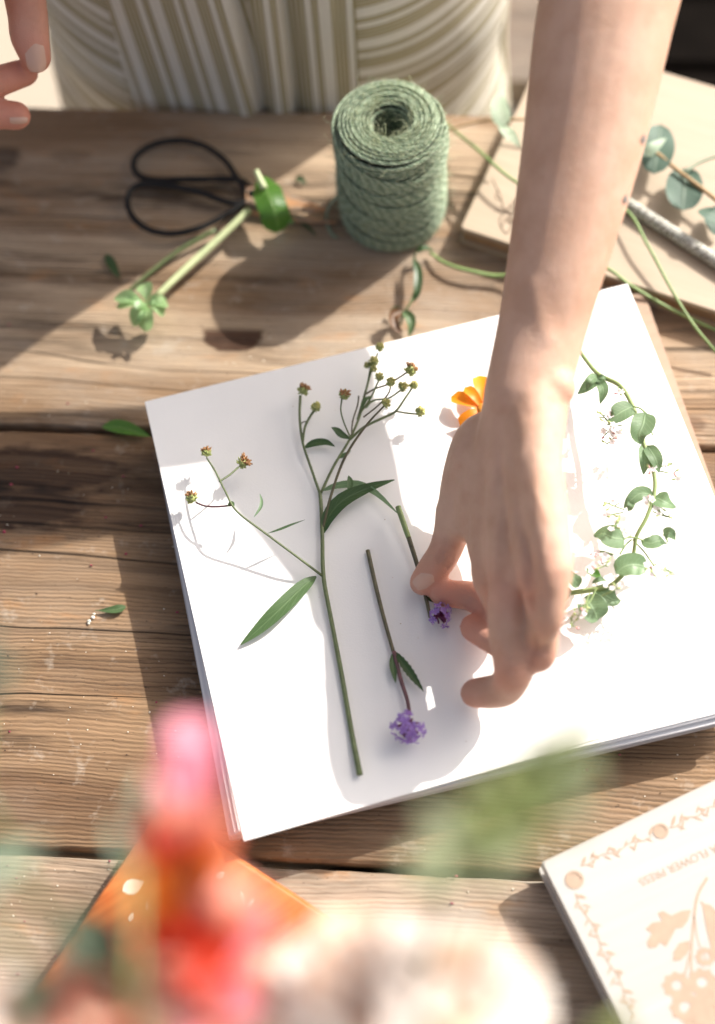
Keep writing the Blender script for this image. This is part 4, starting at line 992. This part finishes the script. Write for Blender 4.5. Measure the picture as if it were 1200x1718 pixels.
# her right arm and hand (image left)
sho2 = V(-.305, .77, .50); el2 = V(-.50, .70, .28); wr2 = W(-75, -60, .20)
rchain(body, [(sho2, .046), (sho2*.5+el2*.5, .040), (el2, .036), (el2*.55+wr2*.45, .032), (wr2, .024)], 20, .006)
t2a, t2b, t2c = W(25, -75, .175), W(45, 15, .158), W(60, 96, .142)
rchain(body, [(wr2, .022), (W(-30, -85, .185), .018), (t2a, .0150), (t2b, .0126), (W(50, 60, .150), .0122), (t2c, .0098)], 18, .003)
h2 = W(-90, 40, .165)
rchain(body, [(wr2, .022), (h2, .018), (W(-95, 110, .150), .012), (W(-25, 138, .135), .0100), (W(42, 122, .128), .0086)], 16, .003)
rchain(body, [(wr2, .022), (h2, .020), (W(-110, 170, .140), .013), (W(-40, 188, .120), .0095), (W(28, 194, .112), .0092)], 16, .003)
rchain(body, [(h2, .018), (W(-120, 220, .125), .011), (W(-60, 235, .108), .0085), (W(-20, 230, .104), .0072)], 16, .003)
rchain(body, [(h2, .017), (W(-135, 255, .110), .010), (W(-85, 270, .096), .0075), (W(-50, 262, .094), .0065)], 16, .003)
# shoulders, neck, head, legs
ctr = V(-.125, .775, .505)
rchain(body, [(sho, .047), (ctr+V(.06, .01, .015), .055), (ctr+V(-.06, .01, .015), .055), (sho2, .047)], 20, .01)
rchain(body, [(V(-.125, .79, .06), .085), (V(-.125, .79, .22), .085), (V(-.125, .785, .40), .105), (V(-.125, .785, .46), .095)], 24, .02)
nk = V(-.125, .76, .56); rchain(body, [(ctr, .055), (nk, .048), (V(-.125, .735, .63), .046)], 20, .008)
hc = V(-.125, .715, .715)
ball(body, hc, .1, 28, 20, (.78, .92, 1.12)); ball(body, hc+V(0, -.045, -.055), .06, 20, 14, (.9, .9, 1.))
rchain(body, [(hc+V(0, -.088, .012), .007), (hc+V(0, -.104, -.018), .0105), (hc+V(0, -.106, -.026), .011)], 12, .004)
for s in (-1, 1):
    ball(body, hc+V(s*.079, .005, -.012), .026, 12, 9, (.35, .7, 1.1))
    rchain(body, [(V(-.125+s*.075, .80, -.02), .085), (V(-.125+s*.085, .80, -.30), .062), (V(-.125+s*.085, .81, -.52), .045), (V(-.125+s*.085, .83, -.70), .032)], 20, .02)
    rchain(body, [(V(-.125+s*.085, .83, -.725), .033), (V(-.125+s*.09, .76, -.738), .024), (V(-.125+s*.095, .69, -.742), .016)], 14, .01)
bo = body.build('body', M['skin'], person)
rm = bo.modifiers.new('fuse', 'REMESH'); rm.mode = 'VOXEL'; rm.voxel_size = .0017; rm.use_smooth_shade = True
smo = bo.modifiers.new('soft', 'SMOOTH'); smo.iterations = 11; smo.factor = .5
dg = bpy.context.evaluated_depsgraph_get(); me2 = bpy.data.meshes.new_from_object(bo.evaluated_get(dg)); bo.modifiers.clear()
old = bo.data; bo.data = me2; bpy.data.meshes.remove(old); me2.name = 'body'
nv = len(me2.vertices); co = np.empty(nv*3); me2.vertices.foreach_get('co', co); co = co.reshape(-1, 3)+np.array(person['_o'])
no = np.empty(nv*3); me2.vertices.foreach_get('normal', no); no = no.reshape(-1, 3)
def near(path, sig, n=40):
    P = spline(path, n); sel = np.where((co[:, 1] < .7) & (co[:, 2] < .45))[0]; d = np.full(nv, 9.)
    for p in P: d[sel] = np.minimum(d[sel], np.linalg.norm(co[sel]-p, axis=1))
    return np.exp(-(d/sig)**2)
disp = np.zeros(nv)
# extensor tendons, veins, creases on the back of the hand (paths lie on the skin surface)
def surf(px, py):   # first skin vertex met along the sight line
    d = np.array(FW+RT*((px-600)/FPX)-UP*((py-859)/FPX)); d /= np.linalg.norm(d); v = co-np.array((0, 0, CAM_H)); k = v@d
    off = np.linalg.norm(v-k[:, None]*d, axis=1); ok = np.where(off < .0022)[0]
    return Vector(co[ok[np.argmin(k[ok])]]) if len(ok) else W(px, py, .12)
for path, s, a in (([(852, 990), (858, 994)], .0060, .0016), ([(918, 980), (922, 984)], .0060, .0018), ([(824, 968), (826, 972)], .0060, .0010), ([(866, 1118), (870, 1124)], .0055, .0008), ([(868, 760), (858, 860), (852, 960)], .0030, .0006), ([(895, 760), (902, 870), (912, 955)], .0030, .0005), ([(845, 770), (832, 860), (826, 930)], .0030, .0005),
                   ([(888, 480), (900, 525), (922, 562)], .0050, .0009), ([(868, 800), (880, 850), (868, 910), (880, 945)], .0011, .0006), ([(900, 820), (915, 870), (905, 930)], .0011, .0005), ([(820, 700), (808, 740), (806, 780)], .0050, .0004)):
    disp += a*near([surf(*p) for p in path], s)
for path, s, a in (([(925, 668), (938, 676), (950, 676)], .0030, -.0006), ([(851, 1112), (868, 1106), (888, 1108)], .0009, -.0011), ([(850, 1122), (868, 1117), (890, 1118)], .0009, -.0012), ([(850, 1133), (868, 1129), (889, 1128)], .0009, -.0010), ([(896, 1092), (908, 1090), (920, 1092)], .0009, -.0010), ([(898, 1101), (908, 1100), (920, 1101)], .0009, -.0010), ([(842, 992), (858, 986), (874, 990)], .0009, -.0003), ([(842, 1002), (858, 997), (874, 1001)], .0009, -.0003), ([(835, 800), (828, 830), (820, 860)], .0045, -.0014), ([(885, 1008), (889, 1050), (891, 1100)], .0018, -.0026), ([(880, 910), (884, 960), (888, 1000)], .0030, -.0010),
                   ([(732, 935), (744, 940), (760, 950)], .0009, -.0011), ([(728, 943), (740, 948), (753, 957)], .0009, -.0010), ([(736, 926), (750, 931), (766, 941)], .0008, -.0009), ([(862, 670), (880, 690), (900, 690), (925, 680)], .0030, -.0003)):
    disp += a*near([surf(*p) for p in path], s)
for k, (x, y) in enumerate(((46, 8), (52, 26), (50, 38))):
    disp += -.0006*near([surf(x-16, y+4), surf(x, y), surf(x+14, y-5)], .0011)
co2 = co+no*disp[:, None]
me2.vertices.foreach_set('co', (co2-np.array(person['_o'])).ravel())
red = np.zeros(nv)
for p, s, a in ((mI, .012, .5), (mM, .015, .75), (mR, .014, .8), (mP, .010, .5), (pM, .013, .8), (pR, .012, .8), (pP, .009, .4), (tT, .014, .75), (tI, .012, .6), (iT, .022, .9), (iD, .016, .7), (tR, .022, 1.), (dR, .012, .7), (tM2, .016, .6), (t2c, .030, .95), (t2b, .035, .7), (W(28, 138, .128), .05, 1.), (W(30, 195, .112), .05, 1.), (h2, .06, .8), (wr, .02, .08)):
    red = np.maximum(red, a*np.exp(-(np.linalg.norm(co-np.array(p), axis=1)/s)**2))
ra = me2.attributes.new('red', 'FLOAT', 'POINT'); ra.data.foreach_set('value', red)
me2.polygons.foreach_set('use_smooth', [True]*len(me2.polygons)); me2.update()
# nails sit on the skin: thumb of the reaching hand, thumb and finger of the other hand
def nail(px, py, dirpx, lpx, wpx, lift=.0003):
    c = surf(px, py); i = int(np.argmin(np.linalg.norm(co-np.array(c), axis=1))); nn = Vector(no[i]).normalized()
    e = (RT*dirpx[0]-UP*dirpx[1]); e = (e-nn*e.dot(nn)).normalized(); s = nn.cross(e); k = (c-V(0, 0, CAM_H)).dot(FW)/FPX; L = lpx*k/2; w = wpx*k/2
    vs = []; fs = []; N = 9
    for i in range(N):
        a = -1+2*i/(N-1)
        for j in range(N):
            b = -1+2*j/(N-1); ww = w*(1-.16*max(0, a)**3-.12*max(0, -a)**4)*math.sqrt(max(0.05, 1-.35*abs(a)**5))
            vs.append(c+e*a*L+s*b*ww+nn*(lift+.0006-w*.42*b*b-.0010*a*a*(L/.006)))
    for i in range(N-1):
        for j in range(N-1): q = i*N+j; fs.append((q, q+1, q+N+1, q+N))
    m = MB(); m.add(vs, fs); m.build('fingernail', M['nail'], person)
nail(705, 974, (-.80, .60), 36, 26)
nail(64, 100, (.15, 1.), 48, 33); nail(34, 208, (1., .18), 30, 12)
# tattoo marks at the edge of the forearm
def edge_point(y, inset):     # skin just inside the outer edge of the forearm
    x = 1125
    while x > 900:
        d = np.array(FW+RT*((x-600)/FPX)-UP*((y-859)/FPX)); d /= np.linalg.norm(d); v = co-np.array((0, 0, CAM_H)); k = v@d
        if (np.linalg.norm(v-k[:, None]*d, axis=1) < .0012).any(): break
        x -= 2
    return surf(x-inset, y)
for y, ins, rr in ((232, 4, .0017), (336, 4, .0017)):
    c = edge_point(y, ins); i = int(np.argmin(np.linalg.norm(co-np.array(c), axis=1))); nn = Vector(no[i]); m = MB(); tq = nn.to_track_quat('Z', 'Y').to_matrix()
    pts = [c+nn*.0006+tq @ V(math.cos(a)*rr*(1+.5*math.sin(3*a)), math.sin(a)*rr*1.8*(1+.3*math.cos(2*a)), 0) for a in np.linspace(0, 6.1, 14)]
    m.add(pts, [tuple(range(14))]); m.build('tattoo', M['tattoo'], person)
# face and hair (above the frame)
for s in (-1, 1):
    m = MB(); ball(m, hc+V(s*.031, -.072, .006), .0120, 14, 10); e = m.build('eye', M['eye'], person)
    m = MB(); ball(m, hc+V(s*.031, -.0822, .003), .0050, 10, 7, (1, .5, 1)); m.build('iris', M['iris'], e)
    m = MB(); tube(m, [hc+V(s*.016, -.092, .030), hc+V(s*.033, -.093, .036), hc+V(s*.050, -.082, .031)], [.003, .0035, .001], 6); m.build('eyebrow', M['hair'], person)
m = MB(); tube(m, [hc+V(-.024, -.090, -.060), hc+V(0, -.102, -.056), hc+V(.024, -.090, -.060)], [.002, .006, .002], 8); m.build('lips', M['lip'], person)
m = MB(); ball(m, hc+V(0, .018, .018), .112, 26, 18, (.80, .90, 1.08), .03); ball(m, hc+V(0, .115, .03), .045, 16, 12, (1, 1, 1), .04)
m.build('hair', M['hair'], person)
# the dress
def dress_panel(name, x_lo, x_hi, kind, back=False):
    zs_ = [.47, .44, .40, .34, .28, .22, .16]+list(np.linspace(.13, -.06, 40))+[-.10, -.16, -.24, -.34, -.44]
    NU = 70; vs = []; fs = []; stp = []
    for z in zs_:
        t = (z-.05)
        a = np.interp(z, [-.44, -.16, -.05, .05, .13, .25, .38, .47], [.24, .192, .182, .1800, .178, .168, .165, .125])
        b = np.interp(z, [-.44, -.16, -.05, .05, .13, .25, .38, .47], [.22, .140, .116, .111, .108, .112, .128, .085])
        for i in range(NU+1):
            u = i/NU
            if not back:
                th0 = math.acos(max(-1, min(1, -x_lo/.180))) if kind != 'right' else math.acos(-x_lo/.180)
                def ang(x): return math.pi+math.acos(max(-1, min(1, -x/.180)))
                A0 = math.pi+math.acos(max(-1, min(1, -x_lo/.180))); A1 = math.pi+math.acos(max(-1, min(1, -x_hi/.180)))
                th = A0+(A1-A0)*u
            else: th = u*math.pi
            x = a*math.cos(th); y = b*math.sin(th)
            xr = .180*math.cos(th)      # nominal x for pattern
            if kind == 'centre' and not back:
                f = .0006*math.sin(xr*150+math.sin(z*18)*.8)+.0016*math.sin(xr*61+1+z*8)-.013*math.exp(-((xr-.003+.06*(z-.03))/.0048)**2)-.011*math.exp(-((xr-.030)/.0048)**2)+.005*math.exp(-((xr+.012+.08*(z-.03))/.010)**2)
                wk = 1/(1+math.exp((xr-.003)/.0012)); s = (xr+.10*(z-.03)*wk)/.0270
                push = .0035+f
            elif kind == 'left' and not back:
                q = (xr+.180)/.080; gl = -.050*math.exp(-q*1.35)
                s = (z+gl)/.0270
                push = .0016*math.sin(s*1.3+1)+.0008*math.sin(s*2.9+xr*40)
            elif kind == 'right' and not back:
                q = (xr-.072)/.105; s = (z-.036*q*q+.012*q)/.0270
                push = .0016*math.sin(s*.9+1)+.0008*math.sin(s*1.7+xr*50)
            else: s = xr/.0245; push = .002*math.sin(th*24)
            rr = 1+push/.13; vs.append((TC.x+x*rr, TC.y+y*rr, z)); stp.append(s)
    n = NU+1
    for i in range(len(zs_)-1):
        for j in range(NU): q = i*n+j; fs.append((q, q+n, q+n+1, q+1))
    m = MB(); m.add(vs, fs); m.at['stripe'] = stp; return m
dress = dress_panel('x', -.180, -.092, 'left'); D = dress.build('dress', M['cloth'], person)
for nm, lo, hi, kd in (('front_panel', -.094, .0735, 'centre'), ('side_panel', .072, .180, 'right')):
    m = dress_panel(nm, lo, hi, kd); o = m.build(nm, M['cloth'], D)
m = dress_panel('back', 0, 0, 'centre', True); m.build('back_panel', M['cloth'], D)
for s in (-1, 1):      # shoulder straps
    m = MB(); leaf(m, [V(-.125+s*.075, .672, .455), V(-.125+s*.085, .70, .54), V(-.125+s*.085, .775, .575), V(-.125+s*.075, .865, .47)], .05, 'x', n=12, up=(0, -1, .5)); m.at['stripe'] = [v[0]/.0245 for v in m.v]; m.build('strap', M['cloth'], D)

# ------------------------------------------------------------------ bouquet near the lens
M['pink'] = petal_mat('pink petal', (.74, .15, .23), (.82, .37, .46), .4)
M['red'] = petal_mat('red petal', (.50, .018, .005), (.68, .05, .012), .35)
M['orange'] = petal_mat('deep orange petal', (.60, .11, .006), (.74, .18, .01), .35)
M['coral'] = petal_mat('coral petal', (.72, .17, .10), (.78, .33, .23), .4)
M['magenta'] = petal_mat('magenta petal', (.45, .04, .09), (.58, .14, .19), .4)
M['peach'] = petal_mat('peach petal', (.80, .50, .34), (.84, .64, .50), .4, .1)
M['blush'] = petal_mat('blush white petal', (.84, .74, .66), (.86, .81, .76), .5, .04)
M['sage'] = leaf_mat('sage leaf', (.24, .28, .165), (.28, .33, .22), (.34, .39, .27), .3)
M['deep_leaf'] = leaf_mat('deep green leaf', (.060, .085, .045), (.10, .13, .07), (.12, .16, .09), .2)
M['olive_leaf'] = leaf_mat('fresh bouquet leaf', (.19, .22, .075), (.23, .26, .11), (.28, .31, .14), .35)
VB = V(-.03, -.075, 0)
vase = thing('vase', 'stoneware vase below the frame holding the blurred bouquet', 'vase', tuple(VB))
m = MB(); n = 36; pr = [(.0, .0006), (.045, .0006), (.058, .03), (.060, .08), (.050, .13), (.036, .165), (.040, .19), (.037, .19), (.033, .165), (.046, .13), (.056, .08), (.05, .02), (0, .01)]; vs = []; fs = []
for r_, z_ in pr:
    for j in range(n): a = 2*math.pi*j/n; vs.append((VB.x+r_*math.cos(a), VB.y+r_*math.sin(a), z_))
for i in range(len(pr)-1):
    for j in range(n): k = (j+1) % n; fs.append((i*n+j, i*n+k, (i+1)*n+k, (i+1)*n+j))
m.add(vs, fs); m.build('vessel', simple('stoneware', (.42, .38, .32), .5, .1, 30), vase)
def bstem(parent, head, r=.0016, mat='stem'):
    m = MB(); foot = VB+V(random.uniform(-.015, .015), random.uniform(-.015, .015), .03); mouth = VB+V((head.x-VB.x)*.12, (head.y-VB.y)*.12, .19)
    tube(m, [foot, mouth, (mouth*.45+head*.55)+V(0, -.01, .0), head], r, 7, 16); m.build('stem', M[mat], parent)
def bloom(px, py, z, rad, mats, label, cat='flower', layers=3, per=9, tilt=(0, .2, 1), stretch=1.):
    c = W(px, py, z); t = thing('bouquet_flower', label, cat, tuple(c), 'flowers of the blurred bouquet'); ax = V(*tilt).normalized(); Q = ax.to_track_quat('Z', 'Y').to_matrix()
    k = (c-V(0, 0, CAM_H)).dot(FW)/FPX; R = rad*k
    for l in range(layers):
        f = 1-l*.27
        for i in range(per-l*2):
            a = 2*math.pi*(i+.5*l+random.uniform(-.15, .15))/(per-l*2); el = .15+.42*l
            d = Q @ V(math.cos(a)*math.cos(el)*stretch, math.sin(a)*math.cos(el), math.sin(el)); rr = R*f*(.9+.2*random.random())
            m = MB(); leaf(m, [c+ax*R*.03*l, c+d*rr*.55+ax*R*.10, c+d*rr+ax*R*(.02+.05*l)], rr*.72, 'petal', fold=.1, curl=.25, n=7, m=5, up=tuple(ax), wav=.05)
            m.build('petal', M[mats[(i+l) % len(mats)]], t)
    m = MB(); ball(m, c+ax*R*.1, R*.2, 9, 6, (1, 1, .7), .3); m.build('flower_centre', M[mats[0]], t)
    bstem(t, c-ax*R*.1); return t
def spike(label, florets):
    c = W(*florets[0][:3]); t = thing('bouquet_flower', label, 'flower', tuple(c), 'flowers of the blurred bouquet')
    for (px, py, z, lx, ly, w, mt) in florets:   # single big ruffled petals up a stalk
        a = W(px, py, z); b = W(px+lx, py+ly, z+.012); k = (a-V(0, 0, CAM_H)).dot(FW)/FPX
        m = MB(); leaf(m, [a, (a+b)/2+V(0, 0, .012), b], w*k, 'petal', fold=.1, curl=.2, n=9, m=6, wav=.06, twist=random.uniform(-.5, .5)); m.build('petal', M[mt], t)
    bstem(t, c, .002); return t
spike('tall snapdragon spike, pink tip above red and orange ruffled petals, nearest the lens', [
    (318, 1590, .385, 60, 40, 100, 'red'), (315, 1370, .40, 20, -170, 80, 'pink'), (340, 1400, .40, 2, -160, 70, 'pink'), (300, 1390, .395, -5, -110, 80, 'coral'), (335, 1480, .398, -5, -180, 105, 'coral'), (320, 1420, .399, 5, -130, 90, 'pink'),
    (300, 1500, .395, -8, -140, 85, 'red'), (300, 1530, .39, 5, -120, 110, 'orange'), (320, 1540, .39, 5, -150, 140, 'orange'), (365, 1500, .39, 5, -130, 70, 'coral'), (275, 1590, .385, -10, -120, 90, 'orange'),
    (330, 1580, .385, 75, -100, 120, 'coral'), (370, 1560, .38, 90, -20, 85, 'magenta'), (260, 1590, .38, 50, -50, 100, 'red'), (330, 1630, .38, 40, -90, 130, 'red'), (290, 1600, .38, -30, -70, 110, 'red'), (350, 1600, .385, 70, -120, 100, 'coral'), (280, 1450, .39, -10, -80, 90, 'red')])
bloom(345, 1665, .36, 100, ['pink', 'coral'], 'soft pink round bloom below the red spike of the bouquet')
bloom(190, 1672, .37, 130, ['peach', 'coral'], 'peach bloom at the bottom left of the bouquet')
bloom(610, 1690, .36, 165, ['blush', 'blush', 'blush', 'peach'], 'large blush white bloom at the bottom centre of the bouquet')
bloom(770, 1690, .37, 160, ['blush', 'blush', 'blush', 'peach'], 'large pale bloom with a faint peach rim right of the centre bloom', tilt=(.3, .2, 1))
bloom(690, 1660, .35, 120, ['blush', 'blush', 'blush', 'peach'], 'soft blush bloom filling in between the two large pale ones', layers=2)
bloom(465, 1700, .35, 110, ['blush', 'peach'], 'blush bloom between the pink bloom and the large centre one', layers=2)
bloom(20, 1715, .37, 85, ['peach', 'blush'], 'small golden peach bloom in the lower left corner', layers=2, per=7)
def sprig(label, head, leaves, mt, z=.4, gr='leaf sprigs of the blurred bouquet'):
    h = W(*head, z); t = thing('bouquet_sprig', label, 'foliage', tuple(h), gr); bstem(t, h, .0013)
    for (x0, y0, x1, y1, w) in leaves:
        a, b = W(x0, y0, z), W(x1, y1, z+.006); k = (a-V(0, 0, CAM_H)).dot(FW)/FPX
        m = MB(); tube(m, [h, (h+a)/2, a], .0008, 5, 6); m.build('twig', M['stem_light'], t)
        m = MB(); leaf(m, [a, (a+b)/2+V(0, 0, .004), b], w*k, 'ovate', fold=.3, n=8, m=4, twist=random.uniform(-.6, .6)); m.build('leaf', M[mt], t)
    return t
sprig('airy green sprig of the bouquet reaching over the lower edge of the sheet', (845, 1420), [(850, 1395, 880, 1340, 38), (850, 1390, 905, 1290, 36), (860, 1330, 805, 1290, 40), (880, 1300, 930, 1240, 40), (950, 1290, 1010, 1260, 36), (800, 1340, 850, 1290, 34), (900, 1290, 960, 1215, 36), (940, 1250, 1005, 1180, 34), (975, 1225, 1025, 1160, 24), (880, 1350, 950, 1335, 30), (820, 1350, 760, 1365, 34), (840, 1385, 800, 1405, 34), (850, 1330, 850, 1265, 18), (900, 1370, 975, 1310, 26), (870, 1420, 930, 1400, 30), (800, 1440, 850, 1400, 30), (830, 1380, 880, 1365, 30)], 'olive_leaf', .42)
sprig('pale sage sprig hanging left of the airy green one', (760, 1450), [(770, 1430, 700, 1400, 30), (780, 1420, 725, 1350, 34), (760, 1450, 690, 1480, 34), (820, 1330, 780, 1300, 26), (900, 1300, 1000, 1265, 28), (830, 1410, 900, 1440, 34), (930, 1400, 1000, 1380, 30), (880, 1250, 930, 1270, 22), (700, 1500, 760, 1480, 26), (960, 1340, 1010, 1300, 34), (720, 1440, 660, 1450, 34), (740, 1380, 700, 1350, 34), (860, 1440, 800, 1470, 30), (980, 1330, 930, 1360, 30)], 'sage', .42)
sprig('dark leaves of the bouquet over the edge of the orange journal', (180, 1620), [(205, 1610, 105, 1530, 85), (170, 1600, 230, 1545, 65), (160, 1610, 110, 1570, 60)], 'deep_leaf', .39)
sprig('pale grey green leaves in front of the orange journal', (150, 1650), [(150, 1640, 120, 1580, 60), (100, 1700, 20, 1660, 80), (120, 1710, 60, 1640, 60)], 'sage', .37)
sprig('blue green leaf tips of the bouquet at the left edge, upper one', (-40, 1330), [(-40, 1180, 30, 1110, 50), (-30, 1180, -5, 1020, 20)], 'eucalyptus', .42)
sprig('pale leaf tips of the bouquet at the left edge below the blue green ones', (-40, 1500), [(-60, 1500, 40, 1440, 60), (-40, 1480, 80, 1410, 36)], 'eucalyptus_pale', .41)
sprig('pale leaf tip standing up beside the pink snapdragon tip', (225, 1700), [(235, 1400, 252, 1290, 26), (225, 1450, 190, 1380, 26)], 'eucalyptus_pale', .41)
sprig('olive leaf tip beside the etched press at the bottom edge', (1010, 1790), [(1020, 1760, 1048, 1690, 50), (1000, 1760, 1010, 1710, 40)], 'olive_leaf', .36)
for o in bpy.data.objects:
    if '_o' in o: del o['_o']
